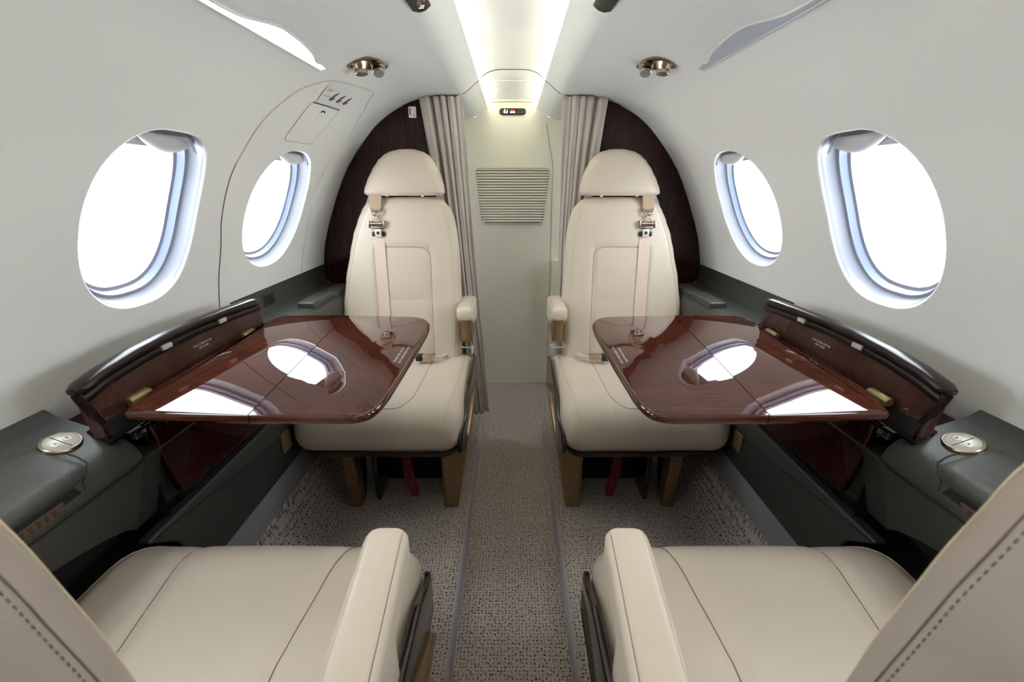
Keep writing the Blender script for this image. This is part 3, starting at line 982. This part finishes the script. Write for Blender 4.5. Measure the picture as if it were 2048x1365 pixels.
    g.add(([V(.657, .658, .70), V(.657, .658, .66), V(.705, .658, .66), V(.705, .658, .70)], [(0, 1, 2, 3)]), 'blackg')
    for yy in (.675, .70, .74):
        g.add(box((sd * (.69 + .01 * (yy > .69)), yy, .683), (.03, .008, .018), .003), 'blackg')
    g.add(tube([V(.672, .66, .694), V(.672, 1.12, .694)], .004, 8), 'blackg')
    g.build('table_well', t, sharp=30)
    # raised lid: curved top edge, glossy rim
    tabs = [(0.5797, 0.8117), (0.6311, 0.8224), (0.6991, 0.8296), (0.7768, 0.8335), (0.8545, 0.8345), (0.9322, 0.8321), (1.0098, 0.8282), (1.0924, 0.8224)]
    lz = lambda y: interp(tabs, y)[0]
    def ufront(z): return .650 + (z - .725) * .12
    N_ = 28; ysl = [.580 + (1.068 - .580) * k / N_ for k in range(N_ + 1)]
    fr = [[V(ufront(z), y, z) for z in [.725 + (lz(y) - .012 - .725) * m_ / 6 for m_ in range(7)]] for y in ysl]
    bk = [[p + Vector((sd * .011, 0, 0)) for p in r] for r in fr]
    rings = [f_ + b_[::-1] for f_, b_ in zip(fr, bk)]
    g = G(loft(rings), 'woodl')
    lid = g.build('lid', t, sharp=30)
    # rim moulding
    rr = []
    for k in range(N_ + 5):
        y = .571 + (1.075 - .571) * k / (N_ + 4)
        zc = lz(y) - .004
        e_ = 1.0 if 0 < k < N_ + 4 else .55
        uc = ufront(zc) + .004
        rr.append([V(uc + e_ * .0155 * math.copysign(abs(math.cos(a)) ** .8, math.cos(a)), y + (.004 if k == 0 else 0), zc + e_ * .0095 * math.copysign(abs(math.sin(a)) ** .8, math.sin(a))) for a in [2 * PI * m_ / 20 for m_ in range(20)]])
    g = G(loft(rr), 'woodlip')
    # lower inner step of the rim
    rr = []
    for k in range(N_ + 1):
        y = ysl[k]; zc = lz(y) - .020; uc = ufront(zc) - .001
        rr.append([V(uc + .0045 * math.cos(a), y, zc + .008 * math.sin(a)) for a in [2 * PI * m_ / 10 for m_ in range(10)]])
    g.add(loft(rr), 'woodlip')
    g.build('lid_rim', lid, sharp=60)
    # near end stile and black strip painted in for the dark gap below
    g = G(tube([V(ufront(.80) + .003, .579, .802), V(ufront(.76) + .003, .586, .763), V(.655, .600, .722)], [.0075, .0068, .006], 10), 'woodlip')
    g.build('lid_end', lid)
    g = G(loft([[V(u, y, z) for u, z in [(ufront(.745) - .002, .745), (ufront(.725) - .005, .722), (ufront(.718) + .006, .706)]] for y in (.590, 1.080)], False), 'black')
    g.build('gap_strip', lid, smooth=False)
    for yy in (.753, .918):
        z0 = lz(yy) - .017
        g = G(box((sd * (ufront(z0) - .0065), yy, z0), (.006, .024, .010), .0015), 'latch')
        g.build('lid_latch', lid, sharp=30)
    g = Geo()
    yy, z0 = .847, .784
    R_ = Vector((0, 1, 0)) * (-sd) ; U_ = Vector((sd * .2, 0, 1)).normalized()
    o_ = V(ufront(z0) - .0008, yy, z0)
    text_geo('THIS COVER MUST BE', .0056, o_ + U_ * .0035, R_, U_, 'text', g)
    text_geo('KEPT OPEN', .0056, o_ - U_ * .0035, R_, U_, 'text', g)
    g.build('lid_placard', lid, smooth=False, recalc=False)

    # folding table ---------------------------------------------------------
    t = thing('folding_table', 'glossy mahogany two leaf folding table in front of the %s aft seat' % nm, 'table', V(.49, .88, .73), 'folding tables')
    ex = .003 if sd > 0 else 0
    sh = -.014 if sd > 0 else 0
    ZT = .760
    sh = -.010 if sd > 0 else 0
    outer = [(0.4175 + sh, 0.5904), (0.6224 + sh * 1.6, 0.5981), (0.6263 + sh * 1.6, 0.6117), (0.6428 + sh, 0.6894), (0.6428 + sh, 0.8156), (0.6370 + sh, 1.0147), (0.6486 + sh, 1.0584), (0.6486 + sh, 1.0856), (0.6292 + sh, 1.1264), (0.4593 + sh, 1.1244)]
    radO = [0, .008, .006, .02, 0, .01, .004, .01, .008, 0]
    po = round_poly(outer, radO, 5)
    hinge = lambda q: .4170 + sh + (.0418) * (q - .5904) / .534
    amt = [0 if abs(p[0] - hinge(p[1])) < .004 else 1 for p in po]
    # hinge side stays crisp
    g = G(plate(po, ZT - .0135, ZT + .0040, .0080, lambda p, q, h: V(p, q, h), amt), 'woodx')
    oo = g.build('table_leaf', t, sharp=50)
    cur = smooth_line([(0.3301, 0.5865), (0.2913, 0.5865), (0.2622, 0.5870), (0.2427, 0.5913), (0.2272, 0.6035), (0.2190, 0.6263), (0.2146, 0.6603), (0.2131, 0.6991), (0.2102, 0.8253), (0.2088, 0.9710), (0.2102, 1.0195), (0.2160, 1.0632), (0.2282, 1.0924), (0.2486, 1.1118), (0.2767, 1.1205), (0.3107, 1.1234)], 4)
    pi_ = [(.4575 + sh, 1.1244), (.4158 + sh, .5904)] + [(u + sh * (.45 + .55 * min(1, max(0, (u - .209) / .12))), q) for u, q in cur]
    amt = [0 if abs(p[0] - hinge(p[1]) + .0015) < .004 else 1 for p in pi_]
    g = G(plate(pi_, ZT - .0135, ZT + .0040, .0080, lambda p, q, h: V(p, q, h), amt), 'woodx')
    oi = g.build('table_leaf', t, sharp=50)
    # dark edge moulding seen under the rounded aisle edge
    g = Geo()
    o_ = V(.236 + sh * .5, .843, ZT + .0042)
    R_ = Vector((0, -sd * 1.0, 0)) * (-1); 
    U_ = Vector((0, 0, 1)).cross(R_)
    text_geo('STOW TABLE DURING TAXI,', .0072, o_ + U_ * .0056, R_, U_, 'text', g, depth=.0001)
    text_geo('TAKEOFF AND LANDING', .0072, o_ - U_ * .0056, R_, U_, 'text', g, depth=.0001)
    g.build('table_placard', oi, smooth=False, recalc=False)
    for yy in (.664, .992):
        g = G(lathe([(0, -.022), (.007, -.022), (.0095, -.018), (.0095, .018), (.007, .022), (0, .022)], V(.651 + sh, yy, ZT - .0045), (0, 1, 0)), 'brass')
        g.build('hinge_barrel', t, sharp=40)
    for yy in (.685, .97):
        g = G(plate(round_poly([(.585, ZT - .016), (.652, ZT - .016), (.672, .72), (.678, .672), (.660, .672), (.650, .722), (.585, ZT - .024)], .003, 3), 0, .022, .003, lambda p, q, h: V(p, yy + h, q)), 'blackg')
        g.build('support_arm', t, sharp=30)
    t.rotation_euler = (math.radians(.5), math.radians(-sd * 0.3), 0)

# ------------------------------------------------------------------ seats
BACK = [(.44, .205, .648), (.56, .195, .655), (.65, .193, .650), (.77, .195, .630), (.87, .198, .606), (.93, .204, .590), (.98, .212, .570), (1.02, .226, .551), (1.045, .244, .534), (1.062, .268, .510)]
HEAD = [(1.070, .256, .526), (1.074, .246, .537), (1.09, .2455, .535), (1.12, .252, .522), (1.155, .264, .502), (1.185, .280, .480), (1.205, .298, .458), (1.217, .318, .434), (1.223, .345, .405)]

def seat(sd, kind, label):
    aft = kind == 'aft'
    Y = (lambda l: 1.07 + l) if aft else (lambda l: .645 - l)
    if aft: dc, db, ar, cw = 0, 0, .172, (.148, .660)
    elif sd < 0: dc, db, ar, cw = .025, -.003, .164, (.140, .686)
    else: dc, db, ar, cw = .006, -.027, .150, (.140, .686)
    P = lambda u, l, z: Vector((sd * u, Y(l), z))
    t = thing('cabin_seat', label, 'seat', P(.42, .3, ZS), 'beige leather cabin seats')
    # --- cushion
    cc = (cw[0] + cw[1]) / 2 + dc; hw = (cw[1] - cw[0]) / 2
    LN = .50 if aft else .47
    rings = []
    st = [0, .004, .010, .018, .03, .045, .062, .08, .10] + [.10 + (LN - .10) * k / 26 for k in range(1, 27)]
    sc = Geo()
    insf = lambda l: (.102 if aft else .145 - .03 * min(1, l / .25))
    for l in st:
        k = min(1, l / .10); q = math.sqrt(max(0, 1 - (1 - k) ** 2))
        kp = min(1, l / .075); qp = math.sqrt(max(0, 1 - (1 - kp) ** 2))
        top_z = .395 + .094 * q - .02 * max(0, (l - .12)) / .35
        bot_z = .388 - .046 * min(1, q * 1.3)
        hx = hw - .05 * (1 - qp); ins = insf(l)
        zc_ = (top_z + bot_z) / 2; hz = max(.004, (top_z - bot_z) / 2)
        R0 = rr_ring(hx, hz, min(.05, hz * .9), 132)
        r = []
        for x, y in R0:
            z = zc_ - y      # -y side of the ring = top
            if y < 0:
                z += .007 * (1 - (x / hx) ** 2)
                # soft valleys at the two insert seams
                for s_ in (-1, 1):
                    z -= .0045 * math.exp(-((x - s_ * ins) / .010) ** 2) * min(1, l / .03)
                    z += .004 * math.exp(-((x - s_ * (hw - .045)) / .04) ** 2)
                if l > .0: z -= .006 * max(0, 1 - abs(x) / ins) * min(1, max(0, l - .08) / .1)
            r.append(P(cc + x, l, z))
        rings.append(r)
    vf = loft(rings)
    g = G(vf, 'leather')
    top = lambda L: [[P(cc + a, b, 1.0) for a, b in l] for l in L]
    iw = insf(0)
    if aft:
        fr_ = .045
        U1 = [(-iw, LN), (-iw, .30), (-iw, .12)] + [(-iw + .05 * (1 - math.cos(a)), .12 - (.12 - fr_) * math.sin(a)) for a in [PI / 2 * k / 8 for k in range(1, 9)]] + \
             [(0, fr_ - .002)] + [(iw - .05 * (1 - math.cos(a)), .12 - (.12 - fr_) * math.sin(a)) for a in [PI / 2 * k / 8 for k in range(8, 0, -1)]] + [(iw, .12), (iw, .30), (iw, LN)]
        lines = [U1]
        rel = [[(s_ * (hw - .034), LN), (s_ * (hw - .036), .15), (s_ * (hw - .045), .04), (s_ * (hw - .052), .012)] for s_ in (-1, 1)]
    else:
        lines = [[(s_ * insf(LN), LN), (s_ * insf(.25), .25), (s_ * insf(.06), .06), (s_ * (iw - .004), .02), (s_ * (iw - .008), .003)] for s_ in (-1, 1)]
        rel = [[(s_ * (hw - .022), LN), (s_ * (hw - .022), .15), (s_ * (hw - .030), .07), (s_ * (hw - .052), .02)] for s_ in (-1, 1)]
    for run in project(vf, top(lines), (0, 0, -1), .0002): g.add(tube(run, .0009, 6), 'seam')
    for run in project(vf, top(rel), (0, 0, -1), .0002): g.add(tube(run, .0013, 6), 'piping')
    g.build('seat_cushion', t, sharp=60)
    # --- backrest
    y0 = (.455 if aft else .465); tilt = .085 if aft else .03; TH = .085
    yf = lambda z: y0 + (z - .45) * tilt * 1.6
    tabz = [.425, .432, .445] + [.46 + (1.02 - .46) * k / 52 for k in range(53)] + [1.032, 1.042, 1.05, 1.056, 1.061, 1.064]
    rings = []
    insH = .10
    for z in tabz:
        ui, uo = interp(BACK, z)
        ui += db + (0 if aft else .085 * (z - .86)); uo += db if not aft else 0
        c_ = (ui + uo) / 2; hx = (uo - ui) / 2
        q = 1.0
        if z > 1.0: q = math.sqrt(max(0, 1 - ((z - 1.0) / .0645) ** 2))
        if z < .46: q = .75 + .25 * math.sqrt(max(0, 1 - ((.46 - z) / .036) ** 2))
        hy = TH / 2 * (.25 + .75 * q)
        R0 = rr_ring(hx - .006 * (1 - q), hy, hy * .85, 150)
        r = []
        cu = .40 + (db if not aft else 0)
        for x, y in R0:
            yy = y
            if y < 0:
                yy -= .010 * (1 - (x / hx) ** 2)
                xx = c_ + x - cu
                # centre insert panel: soft groove
                if z < .885:
                    for s_ in (-1, 1): yy += .0045 * math.exp(-((xx - s_ * insH) / .009) ** 2)
                    if abs(xx) < insH: yy += .003
                if abs(xx) < insH: yy += .0045 * math.exp(-((z - .892) / .008) ** 2)
                # gentle folds across the insert
                if abs(xx) < insH: yy += .0018 * math.exp(-((z - .70) / .010) ** 2)
            r.append(P(c_ + x, yf(z) + TH / 2 + yy, z))
        rings.append(r)
    vf = loft(rings)
    g = G(vf, 'leather' if aft else 'leatherdk')
    cu = .40 + (db if not aft else 0)
    d_ = (0, 1, 0) if aft else (0, -1, 0)
    U2 = [(cu - insH, .46), (cu - insH, .60), (cu - insH, .85)] + [(cu - insH + .045 * (1 - math.cos(a)), .85 + .042 * math.sin(a)) for a in [PI / 2 * k / 6 for k in range(1, 7)]] + \
         [(cu + insH - .045 * (1 - math.cos(a)), .85 + .042 * math.sin(a)) for a in [PI / 2 * k / 6 for k in range(6, 0, -1)]] + [(cu + insH, .85), (cu + insH, .60), (cu + insH, .46)]
    lines = [[P(u, .4, z) for u, z in U2]]
    side1 = [[P(interp(BACK, z)[0] + .024 + (db if not aft else 0), .4, z) for z in [.47 + .05 * k for k in range(12)]],
             [P(interp(BACK, z)[1] - .024 + (db if not aft else 0), .4, z) for z in [.47 + .05 * k for k in range(12)]]]
    for run in project(vf, lines, d_, .0002): g.add(tube(run, .0008, 6), 'seam')
    for run in project(vf, side1, d_, .0002): g.add(tube(run, .0010, 6), 'piping')
    if not aft:      # double stitched seam on the rear edge
        mid_ = lambda z: yf(z) + TH / 2
        rl = [[P(.4, mid_(z) - .0190, z) for z in [.50 + .02 * k for k in range(27)]], [P(.4, mid_(z) - .0150, z) for z in [.50 + .0042 * k for k in range(125)]]]
        for run in project(vf, rl[:1], (sd, 0, 0), .0003): g.add(tube(run, .0005, 6), 'stitchd')
        for run in project(vf, rl[1:], (sd, 0, 0), .0003):
            for k in range(0, len(run) - 1):
                g.add(tube([run[k], run[k].lerp(run[k + 1], .55)], .0004, 5), 'stitchd')
    g.build('backrest', t, sharp=60)
    # --- headrest
    rings = []
    hz = [1.069, 1.071, 1.076] + [1.082 + (1.205 - 1.082) * k / 20 for k in range(21)] + [1.211, 1.216, 1.220, 1.2225, 1.2235]
    for z in hz:
        ui, uo = interp(HEAD, z)
        if not aft: ui += db; uo += db
        c_ = (ui + uo) / 2; hx = (uo - ui) / 2
        q = 1.0
        if z > 1.16: q = math.sqrt(max(0.0, 1 - ((z - 1.16) / .0645) ** 2))
        if z < 1.082: q = .8 + .2 * (z - 1.069) / .013
        hy = .044 * (.12 + .88 * q)
        R0 = rr_ring(hx, hy, hy * .9, 100)
        rings.append([P(c_ + x, yf(1.06) + .035 + .1 * (z - 1.07) + yy - (.012 * (1 - (x / hx) ** 2) if yy < 0 else 0), z) for x, yy in R0])
    g = G(loft(rings), 'leather'); hr = g.build('headrest', t, sharp=60)
    for u in (.33, .46):
        g = G(tube([P(u, yf(1.06) + .045, 1.04), P(u, yf(1.06) + .045, 1.08)], .006, 10), 'chrome')
        g.build('headrest_post', t)
    # --- armrest on the aisle side
    if aft: la, lb, zt = .405, .585, .688
    else: la, lb, zt = .198, .49, .680
    rings = []
    for l, k in [(la, .0), (la + .003, .45), (la + .008, .72), (la + .016, .92), (la + .028, 1), (la + .06, 1), (la + .10, 1), (lb - .03, 1), (lb, 1)]:
        hx = .0305 if aft else .0285
        hh = .0275 if not aft else .026 + .018 * min(1, max(0, (l - la - .02) / .06))
        sh_ = (l - la) * (-.068 if not aft else 0)
        cx = ar + sh_
        R0 = rr_ring(hx * (.72 + .28 * k), hh * (.55 + .45 * k), .013, 60)
        rings.append([P(cx + x, l, zt - .001 * (1 - k) - hh - y + (.0022 * (1 - (x / hx) ** 2) if y < 0 else 0)) for x, y in R0])
    vf = loft(rings)
    g = G(vf, 'leather')
    for s_, m_ in ((-1, 'seam'), (1, 'piping')):
        ln = [[P(ar + s_ * .0215 + (l - la) * (-.068 if not aft else 0), l, 1) for l in [la + .012 + (lb - la - .02) * k / 12 for k in range(13)]]]
        for run in project(vf, ln, (0, 0, -1), .0001): g.add(tube(run, .0006, 6), m_)
    a_ = g.build('armrest', t, sharp=60)
    if aft:
        g = G(plate(round_poly([(la + .004, .652), (la + .012, .652), (la + .10, .65), (lb, .62), (lb, .548), (la + .04, .545), (la + .028, .60)], .005, 4), 0, .040, .008, lambda p, q, h: P(.192 - h, p, q)), 'bronze')
        g.add(box((sd * .172, Y(la + .010), .649), (.044, .008, .008), .002), 'chrome')
        g.build('armrest_support', t, sharp=35)
        g = G(plate(round_poly([(la + .05, .49), (la + .066, .49), (la + .066, .525), (la + .05, .525)], .003, 3), 0, .010, .003, lambda p, q, h: P(.158 - h, p, q)), 'latch')
        g.add(tube([P(.195, la + .06, .516), P(.156, la + .058, .514)], .003, 8), 'latch')
        g.add(tube([P(.153, la + .06, .56), P(.153, la + .058, .52)], .0008, 6), 'latch')
        g.build('recline_lever', t, sharp=40)
    else:
        g = G(box((sd * (ar - .016), Y(la + .19), .60), (.034, .17, .09), .010), 'leather')
        g.build('armrest_support', t, sharp=35)
    # --- aisle side shell (black brown) and bronze base
    ui = cw[0] + dc
    sh1 = [(.018, .345), (.012, .372), (.028, .405), (.062, .430), (.105, .452), (.15, .470), (.26, .476), (LN - .02, .476), (LN - .02, .335), (.05, .330)]
    g = G(plate(round_poly(sh1, [.008, .02, .03, .03, .03, .03, .03, .01, .01, .008], 5), 0, .014, .005, lambda p, q, h: P(ui + (.004 if aft else -.006) - h + .016 * max(0, (.08 - p) / .08), p, q)), 'trim')
    g.build('side_shell', t, sharp=40)
    g = G(plate(round_poly([(cc - hw + .035, .022), (cc + hw - .035, .022), (cc + hw - .006, .10), (cc + hw - .006, LN), (cc - hw + .006, LN), (cc - hw + .006, .10)], .05, 6), .322, .352, .01, lambda p, q, h: P(p, q, h)), 'trim')
    g.build('seat_pan', t, sharp=40)
    L0 = .085
    def bronze_side(u0, lean, top_h, name, back):
        pr = [(L0, ZS + .001), (L0 - .004, .20), (L0 - .008, top_h - .02), (L0 + .002, top_h), (L0 + .05, top_h + .02), (L0 + .14, top_h + .075 if lean else top_h), (L0 + .20, top_h + .085 if lean else top_h), (back, top_h + .02), (back, ZS + .001)]
        g = G(plate(round_poly(pr, [.006, .05, .012, .012, .03, .03, .03, .01, .006], 5), 0, .040, .008, lambda p, q, h: P(u0 - lean * (q - ZS) + (.040 - h) * (1 if lean < 0 else (.049 + lean * (q - ZS)) / .040), p, q)), 'bronze')
        g.build(name, t, sharp=40)
    if aft:
        bronze_side(.180, .155, .325, 'leg', .50)
        bronze_side(.505, -.02, .322, 'leg', .14)
    else:
        bronze_side(.178, .155, .325, 'leg', .42)
        bronze_side(.53, -.02, .322, 'leg', .14)
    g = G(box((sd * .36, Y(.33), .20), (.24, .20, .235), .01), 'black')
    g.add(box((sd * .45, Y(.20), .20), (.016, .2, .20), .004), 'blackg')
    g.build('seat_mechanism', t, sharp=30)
    if aft:
        # red pull strap
        c0 = P(.352, .10, .335)
        g = Geo()
        pts = [c0, P(.350, .096, .25), P(.345, .090, .19), P(.330, .082, .155), P(.325, .080, .135), P(.318, .080, .140), P(.318, .085, .17), P(.334, .094, .24), P(.338, .098, .335)]
        pts = [Vector(p) for p in smooth_line([tuple(p) for p in pts], 5)]
        wv = Vector((sd * .0085, 0, 0))
        g.add(loft([[p - wv, p + wv, p + wv + Vector((0, .001, 0)), p - wv + Vector((0, .001, 0))] for p in pts]), 'red')
        o = g.build('pull_strap', t, sharp=60)
        o['label'] = 'dark red fabric loop hanging under the seat'
        # shoulder belt
        bu = .487
        bt = Geo()
        surf = lambda z: yf(z) - .006
        def web(z0, z1, w0, w1, off, m_, u0=bu, u1=bu, n=14):
            rr_ = []
            for k in range(n + 1):
                q = k / n; z = z0 + (z1 - z0) * q; w_ = w0 + (w1 - w0) * q; u = u0 + (u1 - u0) * q
                l = surf(z) - off
                rr_.append([P(u - w_ / 2, l, z), P(u + w_ / 2, l, z), P(u + w_ / 2, l + .0018, z), P(u - w_ / 2, l + .0018, z)])
            bt.add(loft(rr_), m_)
        web(1.072, 1.022, .046, .036, .008, 'beltd')
        sb = bt.build('shoulder_belt', t, sharp=60)
        bt = Geo()
        web(.945, .50, .040, .045, .004, 'belt', bu - .003, bu - .008, 30)
        bt.build('belt_webbing', sb, sharp=60)
        g = Geo()
        yl = lambda z, o: surf(z) - o
        for s_ in (-1, 1):
            g.add(tube([P(bu + s_ * .022, yl(1.02, .012), 1.026), P(bu + s_ * .016, yl(1.01, .014), 1.012), P(bu + s_ * .004, yl(1.0, .015), .998), P(bu - s_ * .010, yl(.99, .014), .989), P(bu - s_ * .018, yl(.98, .012), .981)], [.0035, .003, .0022, .0022, .003], 8), 'chrome')
        g.add(tube([P(bu - .018, yl(1.02, .012), 1.019), P(bu + .018, yl(1.02, .012), 1.019)], .0045, 10), 'chrome')
        g.add(tube([P(bu - .012, yl(1.0, .013), 1.003), P(bu + .012, yl(1.0, .013), 1.003)], .003, 8), 'chrome')
        g.add(tube([P(bu - .024, yl(.975, .012), .974), P(bu + .022, yl(.975, .012), .974)], .0085, 14), 'chrome')
        g.add(box((sd * (bu - .001), Y(yl(.96, .008)), .9605), (.050, .006, .008), .002), 'chrome')
        g.add(box((sd * (bu + .026), Y(yl(.97, .010)), .972), (.004, .016, .026), .0015), 'chrome')
        g.add(box((sd * (bu - .027), Y(yl(.97, .010)), .972), (.004, .016, .026), .0015), 'chrome')
        g.build('belt_fitting', sb, sharp=40)
        g = Geo()
        g.add(box((sd * (bu - .004), Y(yl(.94, .0105)), .9415), (.023, .005, .028), .0012), 'tongue')
        g.add(box((sd * (bu - .004), Y(yl(.94, .0135)), .9425), (.010, .0014, .010), .0003), 'black')
        g.add(box((sd * (bu - .004), Y(yl(.94, .007)), .9385), (.048, .005, .017), .002), 'blackp')
        g.build('latch_tongue', sb, sharp=40)
        # lap buckle lying at the cushion joint
        g = Geo()
        bx = .312
        g.add(box((sd * bx, Y(.400), .502), (.050, .030, .018), .004), 'chrome')
        g.add(box((sd * (bx + .032), Y(.397), .5015), (.026, .034, .022), .004), 'blackp')
        g.add(tube([P(bx - .018, .410, .495), P(bx - .045, .43, .492), P(bx - .06, .455, .490)], .007, 8), 'belt')
        g.build('lap_buckle', t, sharp=40)
    return t

seat(-1, 'aft', 'left aft beige leather seat facing the camera beyond the table')
seat(1, 'aft', 'right aft beige leather seat facing the camera beyond the table')
seat(-1, 'near', 'left near beige leather seat turned away, cushion in lower left corner')
seat(1, 'near', 'right near beige leather seat turned away, cushion in lower right corner')

# ------------------------------------------------------------------ overhead fittings
for sd in (-1, 1):
    nm = 'left' if sd < 0 else 'right'
    # reading light: leaf shaped lens with a thin frame
    low = [(.748, .449), (.86, .4475), (1.0, .446), (1.137, .4445)]
    upc = [(1.148, .436), (1.12, .432), (1.094, .4345), (1.06, .425), (1.014, .4190), (.96, .4155), (.908, .4160), (.86, .427), (.822, .4365), (.78, .440), (.70, .4420)]
    low = [(.64, .4495)] + low
    L = smooth_line([(y, u) for y, u in low], 4) + smooth_line([(y, u) for y, u in upc], 4) + [(.64, .443)]
    S = [(y, s_of_u(u)) for y, u in L]
    t = thing('reading_light', ('lit glowing leaf shaped reading light set in the left ceiling' if sd < 0 else 'unlit grey blue leaf shaped reading light in the right ceiling'), 'light', wallp(sd, S[0][1], S[0][0]), 'overhead reading lights')
    g = G(([wallp(sd, s, y, -.003) for y, s in S], [tuple(range(len(S)))]), 'read' if sd < 0 else 'lens')
    g.add(loft([[wallp(sd, s, y, -.003) for y, s in S], [wallp(sd, s, y, .001) for y, s in S]], True, False, False), 'read' if sd < 0 else 'lens')
    g.build('lens', t, smooth=False)
    g = G(tube([wallp(sd, s, y, -.0015) for y, s in S], .0022, 6, True), 'shade')
    g.build('frame', t)
    # air gasper: dark almond bezel with two metal nozzles
    c = wallp(sd, s_of_u(.363), 1.25)
    t = thing('air_nozzle', 'bronze air nozzle and spot light cluster in the %s ceiling' % nm, 'vent', c, 'ceiling air nozzles')
    bz = [(.402, 1.200), (.384, 1.190), (.350, 1.196), (.333, 1.235), (.328, 1.305), (.338, 1.318), (.352, 1.315), (.385, 1.262), (.403, 1.214)]
    bz = round_poly(bz, [.006, .02, .02, .02, .01, .006, .02, .03, .01], 5)
    fpl = [wallp(sd, s_of_u(u), y, -.001) for u, y in bz]
    inr = offset_poly(bz, .005)
    g = G(loft([fpl, [wallp(sd, s_of_u(u), y, -.003) for u, y in bz], [wallp(sd, s_of_u(u), y, -.003) for u, y in inr], [wallp(sd, s_of_u(u), y, -.0013) for u, y in inr]], True, False, False), 'bronze')
    g.add(([wallp(sd, s_of_u(u), y, -.0015) for u, y in inr], [tuple(range(len(inr)))]), 'trim')
    g.build('bezel', t, sharp=30)
    for (u, y, ax, sc_, nm2) in ((.378, 1.226, (-sd * .10, -.05, -1), 1.0, 'air_outlet'), (.349, 1.278, (-sd * .25, -.55, -1), .95, 'spot_lamp')):
        c, n = wallframe(sd, s_of_u(u), y)
        ax = Vector(ax).normalized()
        g = G(lathe([(.0, -.004), (.0235 * sc_, -.004), (.0215 * sc_, .003), (.0165 * sc_, .012), (.0160 * sc_, .0135), (.0155 * sc_, .0138), (.0158 * sc_, .022), (.0140 * sc_, .0235), (.0, .0235)], c, ax), 'chrome')
        o = g.build(nm2, t, sharp=30)
        if nm2 == 'spot_lamp':
            g = G(lathe([(0, .020), (.0138, .020), (.0138, .0245), (.0125, .0262), (0, .0268)], c, ax), 'lensg')
            g.build('lens', o, sharp=40)
    # passenger sign strip overhead
    c = wallp(sd, s_of_u(.172), .90)
    t = thing('overhead_sign', 'black illuminated passenger sign strip in the %s ceiling' % nm, 'sign', c, 'overhead passenger signs')
    g = G(plate(round_poly([(.1565, .982), (.1600, .78), (.1955, .78), (.1870, .960), (.178, .974), (.168, .981)], [.002, .003, .003, .003, .006, .006], 4), 0, .006, .002,
                lambda p, q, h: wallp(sd, s_of_u(p), q, -h + .001)), 'blackp')
    g.build('housing', t, sharp=40)
    if sd < 0:
        g = Geo()
        def wp(u, y): return wallp(sd, s_of_u(u), y, -.0058)
        for du_, dy_ in ((0, 0), (.004, .0)):
            g.add(tube([wp(.1715, .947), wp(.1690, .953), wp(.1665, .956)], .0007, 6), 'icon')
        g.add(tube([wp(.1745, .952), wp(.1715, .957), wp(.1685, .962)], .0007, 6), 'icon')
        g.add(tube([wp(.165, .938), wp(.163, .944)], .0005, 6), 'iconr')
        g.build('pictogram', t)

t = thing('seatbelt_sign', 'small black lit seat belt sign on the aft wall above grille', 'sign', (0.003, Y1 - .004, 1.437))
sp2 = round_poly([(-.061, 1.4235), (.067, 1.4235), (.067, 1.4515), (-.061, 1.4515)], .0135, 8)
g = G(plate(sp2, 0, .012, .004, lambda p, q, h: Vector((p, Y1 - .002 - h, q))), 'blackp')
g.build('housing', t, sharp=40)
g = Geo(); Y = Y1 - .0146
def fl2(pts, m): g.add(([Vector((a, Y, b)) for a, b in pts], [tuple(range(len(pts)))]), m)
fl2([(-.040, 1.4300), (-.039, 1.4420), (-.034, 1.4480), (-.0325, 1.4460), (-.0325, 1.4360), (-.031, 1.4300)], 'icon')
fl2([(-.0285, 1.4300), (-.0285, 1.4350), (-.0245, 1.4360), (-.0235, 1.4450), (-.0210, 1.4450), (-.0210, 1.4340), (-.0225, 1.4300)], 'icon')
fl2([(-.0315, 1.4375), (-.0295, 1.4375), (-.0285, 1.4405), (-.0315, 1.4420)], 'iconr')
for s_ in (-1, 1):
    c_ = .003
    fl2([(c_ + s_ * .001, 1.4310), (c_ + s_ * .012, 1.4300), (c_ + s_ * .012, 1.4320), (c_ + s_ * .006, 1.4340), (c_ + s_ * .012, 1.4365), (c_ + s_ * .012, 1.4375), (c_ + s_ * .001, 1.4375)], 'icon')
    fl2([(c_ + s_ * .0015, 1.4400), (c_ + s_ * .010, 1.4400), (c_ + s_ * .006, 1.4450), (c_ + s_ * .0015, 1.4450)], 'iconr')
g.build('pictogram', t, smooth=False, recalc=False)
